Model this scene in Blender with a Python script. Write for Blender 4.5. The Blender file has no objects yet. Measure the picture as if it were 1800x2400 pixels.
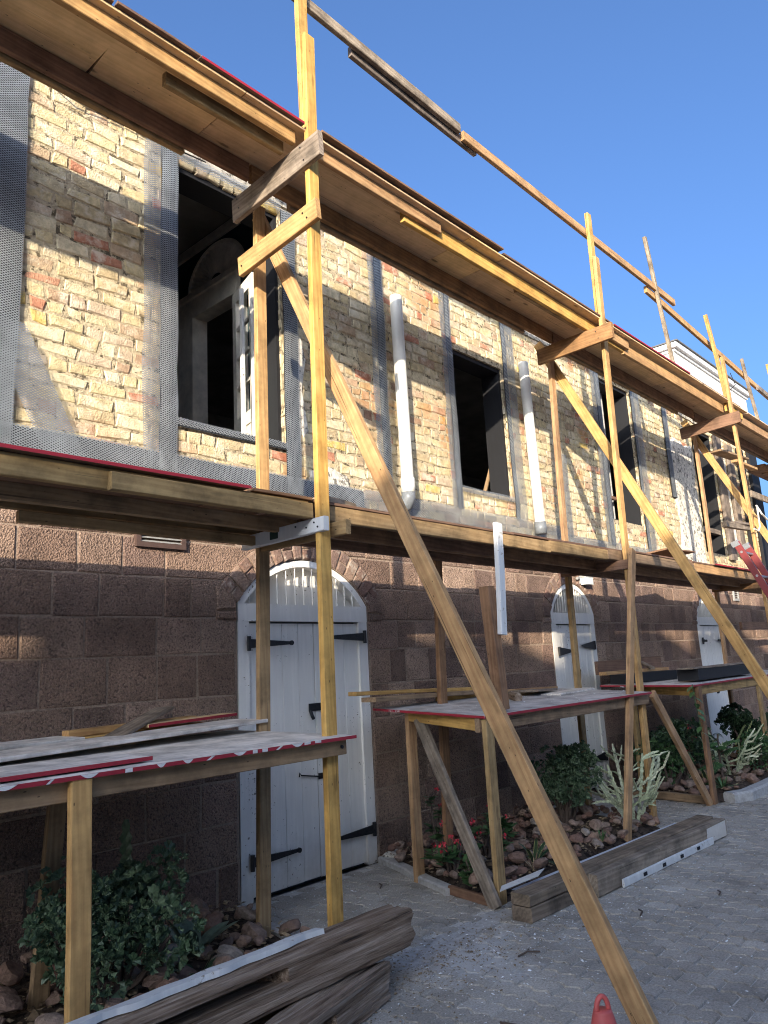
import bpy, math, random
from mathutils import Vector, Matrix, Euler, noise
V = Vector
rad = math.radians
sc = bpy.context.scene
col = sc.collection

# ------------------------------------------------------------------ camera, sky, sun, exposure
YAW, PITCH, ROLL = 0.8374, 0.20095, -0.05362
CAM = V((0, -4.68, 1.6))
fw = V((math.sin(YAW)*math.cos(PITCH), math.cos(YAW)*math.cos(PITCH), math.sin(PITCH)))
rt0 = V((math.cos(YAW), -math.sin(YAW), 0)); up0 = rt0.cross(fw)
rt = rt0*math.cos(ROLL) + up0*math.sin(ROLL); upv = up0*math.cos(ROLL) - rt0*math.sin(ROLL)
cd = bpy.data.cameras.new('camera'); cam = bpy.data.objects.new('camera', cd); col.objects.link(cam)
M = Matrix((rt, upv, -fw)).transposed().to_4x4(); M.translation = CAM
cam.matrix_world = M
cd.sensor_fit = 'VERTICAL'; cd.sensor_height = 36; cd.sensor_width = 27
cd.lens = 36*1769.9/2400; cd.clip_start = .05; cd.clip_end = 3000
sc.camera = cam

SUN = V((-1.63, -1.0, .47)).normalized()            # towards the sun
world = bpy.data.worlds.new('World'); sc.world = world; world.use_nodes = True
nt = world.node_tree
sky = nt.nodes.new('ShaderNodeTexSky'); sky.sky_type = 'NISHITA'; sky.sun_disc = False
sky.sun_elevation = math.asin(SUN.z); sky.sun_rotation = math.atan2(SUN.x, SUN.y)
sky.air_density = .75; sky.dust_density = 7.0; sky.ozone_density = 5.3
bg = nt.nodes['Background']; nt.links.new(sky.outputs[0], bg.inputs[0]); bg.inputs[1].default_value = .15
sl = bpy.data.lights.new('sun', 'SUN'); sl.energy = 3.3; sl.angle = rad(.53); sl.color = (1, .89, .72)
so = bpy.data.objects.new('sun', sl); col.objects.link(so)
so.rotation_euler = SUN.to_track_quat('Z', 'Y').to_euler()
sc.view_settings.view_transform = 'Standard'; sc.view_settings.look = 'None'
sc.view_settings.gamma = 1; sc.view_settings.exposure = 1.55; sc.view_settings.use_curve_mapping = False
sc.cycles.filter_width = 1.05; sc.cycles.max_bounces = 6; sc.cycles.transparent_max_bounces = 12
sc.cycles.use_denoising = True

# ------------------------------------------------------------------ helpers: objects
W = {}
def mk(name, mesh, mat=None, parent=None, M=None):
    o = bpy.data.objects.new(name, mesh); col.objects.link(o)
    if mat is not None and mesh is not None and not mesh.materials: mesh.materials.append(mat)
    M = M or Matrix()
    if parent is not None:
        o.parent = parent; o.matrix_parent_inverse = W[parent].inverted()
    o.matrix_basis = M
    W[o] = M.copy()
    return o
def tag(o, label=None, cat=None, group=None, kind=None):
    if label: o['label'] = label
    if cat: o['category'] = cat
    if group: o['group'] = group
    if kind: o['kind'] = kind
    return o
def thing(name, label, cat, loc=(0, 0, 0), group=None):
    o = mk(name, None, None, None, Matrix.Translation(V(loc))); o.empty_display_size = .1
    return tag(o, label, cat, group)
def mesh(vs, fs, smooth=False):
    m = bpy.data.meshes.new('m'); m.from_pydata([tuple(v) for v in vs], [], fs); m.update()
    if smooth:
        m.polygons.foreach_set('use_smooth', [True]*len(m.polygons))
    return m
class MB:
    def __init__(s): s.v = []; s.f = []
    def add(s, vs, fs):
        k = len(s.v); s.v += [V(v) for v in vs]; s.f += [tuple(i+k for i in f) for f in fs]; return s
    def box(s, a, b, M=None):
        x0, y0, z0 = a; x1, y1, z1 = b
        vs = [V(p) for p in ((x0,y0,z0),(x1,y0,z0),(x1,y1,z0),(x0,y1,z0),(x0,y0,z1),(x1,y0,z1),(x1,y1,z1),(x0,y1,z1))]
        if M: vs = [M @ v for v in vs]
        return s.add(vs, [(0,3,2,1),(4,5,6,7),(0,1,5,4),(1,2,6,5),(2,3,7,6),(3,0,4,7)])
    def tube(s, pts, r, n=8, cap=True):
        pts = [V(p) for p in pts]; rs = r if isinstance(r, (list, tuple)) else [r]*len(pts)
        rings = []; u = None
        for i, p in enumerate(pts):
            d = (pts[min(i+1, len(pts)-1)]-pts[max(i-1, 0)]).normalized()
            if u is None: u = d.orthogonal().normalized()
            u = (u-d*u.dot(d)).normalized(); w = d.cross(u)
            rings.append([p+(u*math.cos(2*math.pi*k/n)+w*math.sin(2*math.pi*k/n))*rs[i] for k in range(n)])
        vs = [v for r_ in rings for v in r_]; fs = []
        for i in range(len(pts)-1):
            for k in range(n):
                a = i*n+k; b = i*n+(k+1) % n; fs.append((a, b, b+n, a+n))
        if cap: fs += [tuple(reversed(range(n))), tuple(range((len(pts)-1)*n, len(pts)*n))]
        return s.add(vs, fs)
    def mesh(s, smooth=False): return mesh(s.v, s.f, smooth)
    def build(s, name, mat, parent=None, smooth=False): return mk(name, s.mesh(smooth), mat, parent)

def board_mesh(L, w, t, seed=0, ch=.004, bow=.004, taper=0):
    r = random.Random(seed); n = 3; vs = []; fs = []
    c = min(ch, w*.2, t*.2)
    prof = [(-w/2, -t/2+c), (-w/2+c, -t/2), (w/2-c, -t/2), (w/2, -t/2+c), (w/2, t/2-c), (w/2-c, t/2), (-w/2+c, t/2), (-w/2, t/2-c)]
    by, bz = r.uniform(-bow, bow), r.uniform(-bow, bow); s0, s1 = r.uniform(-.06, .06), r.uniform(-.06, .06)
    for i in range(n):
        f = i/(n-1); x = (f-.5)*L; k = 1-(2*f-1)**2
        for (y, z) in prof:
            sk = (s0*(1-f)*(y) + s1*f*(y)) if i in (0, 2) else 0
            vs.append((x+sk, y+by*k, z+bz*k))
    for i in range(n-1):
        for k in range(8):
            a = i*8+k; b = i*8+(k+1) % 8; fs.append((a, a+8, b+8, b))
    fs += [tuple(range(8)), tuple(reversed(range((n-1)*8, n*8)))]
    return mesh(vs, fs)
SEED = [0]
def board(name, p0, p1, w, t, mat, parent=None, up=(0, 0, 1), bow=.004, ch=.004):
    p0, p1 = V(p0), V(p1); d = p1-p0; L = d.length; x = d.normalized(); u = V(up)
    y = u.cross(x).normalized(); z = x.cross(y)
    M = Matrix((x, y, z)).transposed().to_4x4(); M.translation = (p0+p1)/2
    SEED[0] += 1
    return mk(name, board_mesh(L, w, t, SEED[0], ch, bow), mat, parent, M)

# ------------------------------------------------------------------ helpers: materials
class G:
    def __init__(s, name):
        s.m = bpy.data.materials.new(name); s.m.use_nodes = True; s.t = s.m.node_tree
        s.b = s.t.nodes['Principled BSDF']; s.out = s.t.nodes['Material Output']
    def n(s, typ, *ins, out=0, **props):
        nd = s.t.nodes.new('ShaderNode'+typ)
        for k, v in props.items(): setattr(nd, k, v)
        for i, v in enumerate(ins):
            if v is None: continue
            if isinstance(v, bpy.types.NodeSocket): s.t.links.new(v, nd.inputs[i])
            else: nd.inputs[i].default_value = v
        return nd.outputs[out]
    def math(s, op, a, b=0.0, c=0.0): return s.n('Math', a, b, c, operation=op)
    def rnd(s):
        oi = s.t.nodes.new('ShaderNodeObjectInfo'); g = s.t.nodes.new('ShaderNodeNewGeometry')
        return s.math('FRACT', s.math('ADD', oi.outputs['Random'], g.outputs['Random Per Island']))
    def mapv(s, vec, scale, loc=(0, 0, 0)):
        nd = s.t.nodes.new('ShaderNodeMapping'); s.t.links.new(vec, nd.inputs[0]); nd.inputs['Scale'].default_value = scale
        nd.inputs['Location'].default_value = loc
        return nd.outputs[0]
    def obj(s):                      # object coordinates, shifted for each object
        tc = s.t.nodes.new('ShaderNodeTexCoord'); oi = s.t.nodes.new('ShaderNodeObjectInfo')
        c = s.n('CombineXYZ', s.math('MULTIPLY', oi.outputs['Random'], 37.0), s.math('MULTIPLY', oi.outputs['Random'], 11.3), s.math('MULTIPLY', oi.outputs['Random'], 5.7))
        return s.n('VectorMath', tc.outputs['Object'], c, operation='ADD'), oi.outputs['Random']
    def noise(s, vec, scale, detail=4.0, rough=.55, dist=0.0):
        nd = s.t.nodes.new('ShaderNodeTexNoise'); s.t.links.new(vec, nd.inputs['Vector'])
        nd.inputs['Scale'].default_value = scale; nd.inputs['Detail'].default_value = detail
        nd.inputs['Roughness'].default_value = rough; nd.inputs['Distortion'].default_value = dist
        return nd.outputs['Fac']
    def vor(s, vec, scale, feature='F1', out='Distance'):
        nd = s.t.nodes.new('ShaderNodeTexVoronoi'); nd.feature = feature; s.t.links.new(vec, nd.inputs['Vector'])
        nd.inputs['Scale'].default_value = scale
        return nd.outputs[out]
    def ramp(s, fac, stops, const=False):
        nd = s.t.nodes.new('ShaderNodeValToRGB'); s.t.links.new(fac, nd.inputs[0])
        if const: nd.color_ramp.interpolation = 'CONSTANT'
        el = nd.color_ramp.elements
        while len(el) < len(stops): el.new(.5)
        for e, (p, c) in zip(el, stops):
            e.position = p; e.color = (c, c, c, 1) if isinstance(c, (int, float)) else (*c, 1)
        return nd.outputs[0]
    def mix(s, fac, a, b, mode='MIX'):
        nd = s.t.nodes.new('ShaderNodeMix'); nd.data_type = 'RGBA'; nd.blend_type = mode
        for i, v in ((0, fac), (6, a), (7, b)):
            if isinstance(v, bpy.types.NodeSocket): s.t.links.new(v, nd.inputs[i])
            elif i == 0: nd.inputs[0].default_value = v
            else: nd.inputs[i].default_value = (*v, 1) if len(v) == 3 else v
        return nd.outputs[2]
    def bump(s, h, strength, dist, prev=None):
        nd = s.t.nodes.new('ShaderNodeBump'); s.t.links.new(h, nd.inputs['Height'])
        nd.inputs['Strength'].default_value = strength; nd.inputs['Distance'].default_value = dist
        if prev is not None: s.t.links.new(prev, nd.inputs['Normal'])
        return nd.outputs[0]
    def fin(s, color, rough=.8, normal=None, metal=0.0, spec=.3):
        for k, v in (('Base Color', color), ('Roughness', rough), ('Normal', normal), ('Metallic', metal), ('Specular IOR Level', spec)):
            if v is None: continue
            if isinstance(v, bpy.types.NodeSocket): s.t.links.new(v, s.b.inputs[k])
            else: s.b.inputs[k].default_value = (*v, 1) if isinstance(v, tuple) else v
        return s.m

def wood(name, dark, light, knots=.5, dirt=.25, bands=1.0, var=.35, rough=.72):
    g = G(name); vec, rn = g.obj()
    f1 = g.noise(g.mapv(vec, (1.1, 20, 20)), 1.0, 5, .6, .5)
    f2 = g.noise(g.mapv(vec, (1.6, 95, 95)), 1.0, 3, .6, .2)
    wv = g.n('TexWave', g.mapv(vec, (.55, 9, 9)), 1.9, 7.0, 2.5, 1.2, .6, wave_type='BANDS', bands_direction='DIAGONAL')
    wv = g.t.nodes[-1].outputs['Fac']
    f = g.math('ADD', g.math('MULTIPLY', f1, .60), g.math('ADD', g.math('MULTIPLY', f2, .24), g.math('MULTIPLY', wv, .16*bands)))
    c = g.ramp(f, [(.30, dark), (.72, light)])
    kd = g.vor(g.mapv(vec, (2.3, 8.5, 8.5)), 1.0)
    kd2 = g.math('ADD', kd, g.math('MULTIPLY', g.noise(vec, 40, 2), .06))
    kf = g.ramp(kd2, [(.10, knots), (.17, 0.0)])
    c = g.mix(kf, c, tuple(x*.35 for x in dark))
    sp = g.noise(g.mapv(vec, (1.3, 75, 75), (3.1, 0, 0)), 1.0, 2, .5)
    c = g.mix(g.ramp(sp, [(.27, .75), (.315, 0.0)]), c, tuple(x*.28 for x in dark))
    dt = g.vor(g.mapv(vec, (9, 26, 26), (7, 3, 1)), 1.0); c = g.mix(g.ramp(dt, [(.055, .9), (.08, 0.0)]), c, tuple(x*.18 for x in dark))
    hs = g.n('HueSaturation', g.math('ADD', g.math('MULTIPLY', rn, .014), .489), g.math('ADD', g.math('MULTIPLY', rn, .18), .84), g.math('ADD', g.math('MULTIPLY', rn, var), 1.02-var*.5), 1.0, c)
    p = g.t.nodes.new('ShaderNodeNewGeometry').outputs['Position']
    d = g.ramp(g.noise(p, 5.5, 5, .65), [(.33, 1-dirt*1.5), (.60, 1.0)])
    c = g.mix(1.0, hs, d, 'MULTIPLY')
    b = g.bump(f2, .3, .004, g.bump(f1, .25, .006))
    return g.fin(c, rough, b)

PINE = wood('pine_yellow', (.38, .195, .052), (.60, .36, .112), dirt=.26)
PINE_OLD = wood('pine_treated', (.24, .145, .058), (.40, .262, .115), dirt=.3)
PINE_RED = wood('pine_brown', (.165, .080, .034), (.31, .168, .075), dirt=.3)
GREYWOOD = wood('weathered_wood', (.17, .125, .085), (.36, .285, .205), dirt=.4)
GREYBROWN = wood('grey_brown_timber', (.13, .092, .055), (.29, .215, .14), dirt=.4)
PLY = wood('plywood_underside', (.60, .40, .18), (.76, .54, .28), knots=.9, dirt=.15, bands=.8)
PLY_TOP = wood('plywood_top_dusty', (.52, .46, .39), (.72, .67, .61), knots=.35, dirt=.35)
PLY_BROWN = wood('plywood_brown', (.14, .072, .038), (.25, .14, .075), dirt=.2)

def m_rotten():
    g = G('rotten_timber'); vec, rn = g.obj()
    f1 = g.noise(g.mapv(vec, (1.0, 18, 18)), 1.0, 6, .7, .25)
    f2 = g.noise(g.mapv(vec, (2.2, 60, 60)), 1.0, 4, .65, .3)
    f = g.math('ADD', g.math('MULTIPLY', f1, .6), g.math('MULTIPLY', f2, .4))
    c = g.ramp(f, [(.36, (.020, .013, .009)), (.44, (.15, .098, .062)), (.56, (.29, .215, .155)), (.70, (.48, .41, .34))])
    b = g.bump(f, 1.0, .03)
    return g.fin(c, .9, b)
ROTTEN = m_rotten()
def m_paint(name, colr, under=(.16, .13, .1), wear=.25, rough=.5, chip=.62, grime=False):
    g = G(name); p = g.t.nodes.new('ShaderNodeNewGeometry').outputs['Position']
    big = g.noise(p, 2.3, 5, .6); fine = g.noise(p, 38, 4, .65)
    st = g.noise(g.mapv(p, (26, 26, 1.6)), 1.0, 4, .6)
    c = g.mix(g.ramp(st, [(.45, wear*.75), (.68, 0.0)]), colr, tuple(x*.62 for x in colr))
    c = g.mix(g.ramp(big, [(.42, wear), (.62, 0.0)]), c, tuple(x*.8 for x in colr))
    if grime:
        zz = g.t.nodes.new('ShaderNodeSeparateXYZ'); g.t.links.new(p, zz.inputs[0])
        low = g.ramp(g.math('ADD', zz.outputs[2], g.math('MULTIPLY', g.noise(p, 7, 5, .7), .5)), [(.22, .6), (.62, 0.0)])
        c = g.mix(low, c, (.36, .30, .23))
    chipf = g.ramp(g.math('ADD', g.math('MULTIPLY', fine, .6), g.math('MULTIPLY', big, .4)), [(chip, 0.0), (chip+.02, 1.0)])
    c = g.mix(chipf, c, under)
    b = g.bump(fine, .18, .004, g.bump(st, .2, .004))
    return g.fin(c, rough, b, spec=.4 if colr[0] > .1 else .15)
WHITE = m_paint('white_gloss_paint', (.82, .785, .72), wear=.35, chip=.61, grime=True)
WHITE_OLD = m_paint('white_paint_flaking', (.70, .69, .66), (.33, .28, .22), wear=.5, chip=.60)
BLACKWOOD = m_paint('black_painted_timber', (.022, .022, .024), (.12, .11, .10), wear=.3, chip=.66, rough=.6)
RED = m_paint('red_paint_edge', (.32, .018, .03), (.5, .45, .4), chip=.70, rough=.6)
REDLAD = m_paint('red_fibreglass', (.20, .035, .034), (.30, .19, .17), chip=.66, rough=.45)
def m_simple(name, c, rough=.6, metal=0.0, nscale=30, amt=.15, bump=.15, spec=.4):
    g = G(name); p = g.t.nodes.new('ShaderNodeNewGeometry').outputs['Position']
    n = g.noise(p, nscale, 4, .6)
    cc = g.mix(1.0, c, g.ramp(n, [(.3, 1-amt), (.7, 1+amt)]), 'MULTIPLY')
    return g.fin(cc, rough, g.bump(n, bump, .003), metal, spec)
IRON = m_simple('black_iron', (.018, .018, .02), .45, .3, 60, .4, .3)
STEEL = m_simple('galvanised_steel', (.38, .39, .40), .4, .8)
PVC = m_simple('cream_plastic_pipe', (.72, .69, .60), .35, nscale=9, amt=.06, bump=.05)
PVC_GREY = m_simple('grey_plastic_pipe', (.16, .17, .18), .4)
CONE = m_simple('cone_plastic', (.52, .10, .085), .5, nscale=14, amt=.12)
GLASS_LAMP = m_simple('lamp_diffuser', (.62, .64, .60), .3)
GREENPAINT = m_simple('green_paint', (.22, .42, .33), .5)
BROWNMETAL = m_simple('brown_painted_metal', (.075, .045, .035), .6)
GREYMETAL = m_simple('grey_vent_slats', (.30, .29, .27), .5)
CONCRETE = m_simple('concrete', (.38, .36, .33), .9, nscale=22, amt=.25, bump=.4)
ROPE = m_simple('pale_rope', (.62, .58, .50), .9)
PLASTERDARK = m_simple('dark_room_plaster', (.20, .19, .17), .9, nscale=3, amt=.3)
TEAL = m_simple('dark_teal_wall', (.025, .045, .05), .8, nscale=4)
INWOOD = m_simple('cream_interior_trim', (.74, .69, .60), .6, nscale=8, amt=.2)
FARWHITE = m_paint('white_boards_parapet', (.68, .68, .67), (.25, .23, .2), wear=.3, chip=.66)
LETTER = m_simple('white_lettering', (.62, .60, .56), .7)
GLASS = m_simple('dark_window_glass', (.02, .025, .03), .08, spec=.6, bump=0)

def m_stone():
    g = G('brown_stone_block'); p = g.t.nodes.new('ShaderNodeNewGeometry').outputs['Position']; r = g.rnd()
    base = g.ramp(r, [(0, (.165, .105, .078)), (.25, (.265, .172, .122)), (.5, (.33, .222, .158)), (.7, (.19, .124, .096)), (.85, (.29, .184, .138)), (1, (.39, .27, .195))])
    big = g.noise(p, 3.2, 5, .65); gr = g.noise(p, 75, 5, .7); pit = g.vor(p, 85)
    pit2 = g.noise(p, 11, 4, .6)
    c = g.mix(1.0, base, g.ramp(big, [(.3, .72), (.7, 1.3)]), 'MULTIPLY')
    c = g.mix(1.0, c, g.ramp(gr, [(.3, .6), (.68, 1.4)]), 'MULTIPLY')
    c = g.mix(g.ramp(g.vor(p, 95), [(.10, .8), (.17, 0.0)]), c, (.42, .35, .29))
    c = g.mix(g.ramp(pit, [(.0, 0.0), (.62, 0.0), (.8, .55)]), c, (.03, .02, .018))
    h = g.math('ADD', g.math('MULTIPLY', gr, .75), g.math('ADD', g.math('MULTIPLY', pit, -.55), g.math('MULTIPLY', pit2, .5)))
    return g.fin(c, .9, g.bump(h, 1.0, .022), spec=.25)
STONE = m_stone()
def m_brick():
    g = G('yellow_stock_brick'); p = g.t.nodes.new('ShaderNodeNewGeometry').outputs['Position']; r = g.rnd()
    base = g.ramp(r, [(0, (.56, .45, .25)), (.16, (.62, .52, .33)), (.30, (.52, .41, .23)), (.42, (.60, .50, .32)), (.54, (.49, .38, .22)), (.64, (.58, .48, .29)),
                      (.74, (.44, .32, .20)), (.82, (.52, .40, .27)), (.89, (.44, .20, .12)), (.925, (.40, .27, .17)), (.95, (.28, .19, .13)), (.97, (.58, .42, .14)), (.985, (.50, .26, .16))], True)
    big = g.noise(p, 2.1, 5, .65); med = g.noise(p, 17, 5, .65); fine = g.noise(p, 110, 4, .65); pit = g.vor(p, 80)
    c = g.mix(1.0, base, g.ramp(med, [(.3, .66), (.62, 1.18)]), 'MULTIPLY')
    c = g.mix(g.ramp(big, [(.52, 0.0), (.70, .45)]), c, (.30, .20, .13))
    c = g.mix(g.ramp(g.noise(p, 5.0, 5, .7), [(.50, 0.0), (.64, .75)]), c, (.70, .62, .47))
    c = g.mix(g.ramp(pit, [(.05, .75), (.16, 0.0)]), c, (.12, .075, .04))
    xx = g.n('SeparateXYZ', p); redz = g.ramp(g.math('ADD', g.math('MULTIPLY', g.noise(p, .9, 3), 1.0), 0.0), [(.56, 0.0), (.64, .75)])
    c = g.mix(redz, c, g.mix(1.0, c, (.80, .50, .38), 'MULTIPLY'))
    h = g.math('ADD', g.math('MULTIPLY', med, .8), g.math('ADD', g.math('MULTIPLY', fine, .35), g.math('MULTIPLY', pit, .35)))
    return g.fin(c, .92, g.bump(h, .9, .011), spec=.2)
BRICK = m_brick()
def m_mortar(name, a, b, sc_=30, bump=.02, pits=True):
    g = G(name); p = g.t.nodes.new('ShaderNodeNewGeometry').outputs['Position']
    n1 = g.noise(p, 3.0, 5, .65); n2 = g.noise(p, sc_, 5, .7)
    c = g.mix(n1, a, b); c = g.mix(1.0, c, g.ramp(n2, [(.28, .55), (.6, 1.12)]), 'MULTIPLY')
    if pits: c = g.mix(g.ramp(g.noise(p, 14, 4, .7), [(.40, .9), (.47, 0.0)]), c, tuple(x*.22 for x in a))
    return g.fin(c, .95, g.bump(n2, 1.0, bump), spec=.2)
MORTAR = m_mortar('lime_mortar', (.42, .33, .20), (.60, .50, .34))
MORTAR_ST = m_mortar('brown_mortar', (.28, .20, .15), (.38, .285, .21), 60, .01, False)
RENDER = m_mortar('grey_render_band', (.36, .33, .28), (.56, .50, .40), 20, .02)
PLASTER = m_mortar('white_lime_plaster', (.62, .56, .46), (.74, .69, .60), 18, .012)
SOIL = m_mortar('dark_soil', (.06, .04, .028), (.12, .085, .06), 40, .03)
JOINT = m_mortar('paver_joint_sand', (.42, .39, .345), (.60, .56, .50), 60, .006, False)
OPPWALL = m_mortar('pale_house_wall', (.52, .47, .40), (.60, .55, .47), 8, .005, False)
def m_vous():
    g = G('painted_arch_brick'); p = g.t.nodes.new('ShaderNodeNewGeometry').outputs['Position']; r = g.rnd()
    base = g.ramp(r, [(0, (.15, .085, .065)), (.4, (.24, .15, .11)), (.7, (.19, .125, .10)), (1, (.30, .20, .14))])
    n = g.noise(p, 60, 5, .7); c = g.mix(1.0, base, g.ramp(n, [(.3, .6), (.7, 1.35)]), 'MULTIPLY')
    c = g.mix(g.ramp(g.noise(p, 9, 6, .75), [(.54, 0.0), (.66, .6)]), c, (.50, .44, .36))
    return g.fin(c, .9, g.bump(n, 1.0, .014))
VOUSS = m_vous()
ROOFM = m_simple('red_tin_roof', (.24, .06, .045), .6)
def m_rock():
    g = G('reddish_rock'); p = g.t.nodes.new('ShaderNodeNewGeometry').outputs['Position']; vec, rn = g.obj()
    base = g.ramp(rn, [(0, (.16, .085, .060)), (.3, (.22, .135, .095)), (.6, (.28, .20, .15)), (.85, (.14, .085, .065)), (1, (.34, .28, .22))])
    n = g.noise(p, 28, 5, .7)
    c = g.mix(1.0, base, g.ramp(n, [(.3, .6), (.7, 1.35)]), 'MULTIPLY')
    return g.fin(c, .9, g.bump(n, .8, .012))
ROCK = m_rock()
def m_paver():
    g = G('grey_paver'); p = g.t.nodes.new('ShaderNodeNewGeometry').outputs['Position']; r = g.rnd()
    base = g.ramp(r, [(0, (.30, .266, .220)), (.35, (.385, .346, .288)), (.7, (.34, .303, .252)), (1, (.425, .386, .328))])
    n = g.noise(p, 90, 4, .7); big = g.noise(p, 1.6, 5, .7); med = g.noise(p, 9, 5, .7)
    c = g.mix(1.0, base, g.ramp(n, [(.3, .62), (.7, 1.34)]), 'MULTIPLY')
    c = g.mix(1.0, c, g.ramp(big, [(.32, .72), (.68, 1.22)]), 'MULTIPLY')
    c = g.mix(g.ramp(med, [(.55, 0.0), (.75, .45)]), c, (.42, .41, .39))
    c = g.mix(g.ramp(g.vor(p, 36), [(.035, .9), (.055, 0.0)]), c, (.58, .58, .56))
    dd = g.n('VectorMath', p, (3.65, -1.85, 0.0), operation='DISTANCE', out=1)
    ds = g.math('ADD', dd, g.math('MULTIPLY', g.noise(p, 3.5, 5, .7), 1.2))
    c = g.mix(g.ramp(ds, [(.75, .75), (1.25, 0.0)]), c, (.47, .455, .43))
    st = g.noise(p, .8, 6, .75); c = g.mix(g.ramp(st, [(.30, .4), (.44, 0.0)]), c, (.14, .125, .11))
    return g.fin(c, .8, g.bump(n, .55, .006, g.bump(med, .3, .006)))
PAVER = m_paver()
def m_lath(name, colr, w, tint=1.0):
    g = G(name); p = g.t.nodes.new('ShaderNodeNewGeometry').outputs['Position']
    sp = g.t.nodes.new('ShaderNodeSeparateXYZ'); g.t.links.new(p, sp.inputs[0])
    x = g.math('ADD', sp.outputs[0], sp.outputs[1])
    u = g.math('DIVIDE', x, .029); v = g.math('DIVIDE', sp.outputs[2], .0172)
    a = g.math('LESS_THAN', g.math('FRACT', g.math('ADD', u, v)), w)
    b = g.math('LESS_THAN', g.math('FRACT', g.math('SUBTRACT', u, v)), w)
    m = g.math('MAXIMUM', a, b)
    n = g.noise(p, 4, 4, .6)
    c = g.mix(1.0, colr, g.ramp(n, [(.3, .7), (.7, 1.25)]), 'MULTIPLY')
    g.fin(c, .45, None, .35, .5)
    tr = g.n('BsdfTransparent'); ms = g.t.nodes.new('ShaderNodeMixShader')
    g.t.links.new(m, ms.inputs[0]); g.t.links.new(tr, ms.inputs[1]); g.t.links.new(g.b.outputs[0], ms.inputs[2])
    g.t.links.new(ms.outputs[0], g.out.inputs[0])
    return g.m
LATH = m_lath('metal_lath', (.26, .275, .28), .34)
LATH_D = m_lath('metal_lath_dense', (.30, .315, .32), .33)
FELT = m_mortar('black_felt', (.024, .026, .030), (.075, .08, .085), 25, .004, False)
def m_leaf(name, a, b, rough=.45):
    g = G(name); r = g.rnd(); p = g.t.nodes.new('ShaderNodeNewGeometry').outputs['Position']
    c = g.mix(r, a, b); c = g.mix(1.0, c, g.ramp(g.noise(p, 45, 3), [(.3, .65), (.7, 1.3)]), 'MULTIPLY')
    g.fin(c, rough, None, 0, .4)
    return g.m
CRESTLEAF = m_leaf('crested_leaf', (.040, .075, .036), (.125, .175, .095))
DARKLEAF = m_leaf('dark_leaf', (.018, .042, .020), (.05, .085, .038))
GREENLEAF = m_leaf('green_leaf', (.035, .085, .025), (.075, .14, .05))
GREYLEAF = m_leaf('grey_green_leaf', (.085, .12, .085), (.14, .18, .125))
GHOST = m_leaf('ghost_stem', (.34, .38, .22), (.56, .55, .37), .6)
YELLOWLEAF = m_leaf('variegated_leaf', (.10, .14, .05), (.40, .36, .14))
REDFL = m_leaf('red_flower', (.50, .012, .03), (.62, .05, .06))
DRYLEAF = m_leaf('dry_leaf', (.12, .075, .04), (.30, .22, .13), .8)
STEM = m_simple('brown_stem', (.085, .06, .045), .9)
FLAKE = m_leaf('paint_flake', (.62, .62, .60), (.74, .74, .72), .7)
BLUEWHITE = m_paint('blue_white_paint', (.56, .58, .62), (.30, .26, .21), wear=.4, chip=.62)

# ------------------------------------------------------------------ the ground
def struct(o): o['kind'] = 'structure'; return o
X0, X1 = -2.0, 17.33            # the facade
struct(MB().add([(-300, -300, -.06), (400, -300, -.06), (400, 400, -.06), (-300, 400, -.06)], [(0, 1, 2, 3)]).build('ground', CONCRETE))
BEDS = {'left': [(-2.0, 0), (-2.0, -1.50), (2.95, -1.50), (3.24, -.85), (3.42, 0)],
        'middle': [(4.93, 0), (4.56, -.92), (4.42, -1.50), (7.05, -1.56), (7.24, -1.35), (7.60, 0)],
        'right': [(8.62, 0), (8.46, -1.45), (8.75, -1.62), (12.4, -1.62), (12.6, 0)]}
def inpoly(x, y, P):
    c = False; n = len(P)
    for i in range(n):
        (xa, ya), (xb, yb) = P[i], P[i-1]
        if (ya > y) != (yb > y) and x < (xb-xa)*(y-ya)/(yb-ya)+xa: c = not c
    return c
def inbed(x, y): return any(inpoly(x, y, P) for P in BEDS.values())
pave = struct(MB().box((-4, -10.6, -.05), (22, .02, -.010)).build('pavement', JOINT))
PW, PL = .1235, .205
def wob(y): t = (y/PL*2) % 1.0; return .011*(1 if t < .42 else (1-(t-.42)/.08*2 if t < .5 else (-1 if t < .92 else -1+(t-.92)/.08*2)))
def paver_poly(i, j):
    x0 = -2.2+i*PW; y0 = -7.6+j*PL+(PL/2 if i % 2 else 0); gp = .0050
    ys = [k/8*PL for k in range(9)]; ys[0] += gp; ys[-1] -= gp
    L = [(x0+gp+wob(y0+y), y0+y) for y in ys]; R_ = [(x0+PW-gp+wob(y0+y), y0+y) for y in ys]
    return L, R_, x0+PW/2, y0+PL/2
R = random.Random(3)
cand = []
for i in range(int(19.5/PW)):
    for j in range(int(7.6/PL)):
        L_, R_, cx, cy = paver_poly(i, j)
        if cy > -.02 or inbed(cx, cy) or (3.35 < cx < 4.42 and -1.72 < cy < -1.52): continue
        v = V((cx, cy, 0))-CAM; f = v.dot(fw)
        if f < .6: continue
        u, w_ = v.dot(rt)/f*1769.9, -v.dot(upv)/f*1769.9
        vis = abs(u) < 960 and w_ < 1290
        area = (1769.9/f)**2*abs(v.z)/v.length
        cand.append(((0 if vis else 1), -area, i, j))
cand.sort()
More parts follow.
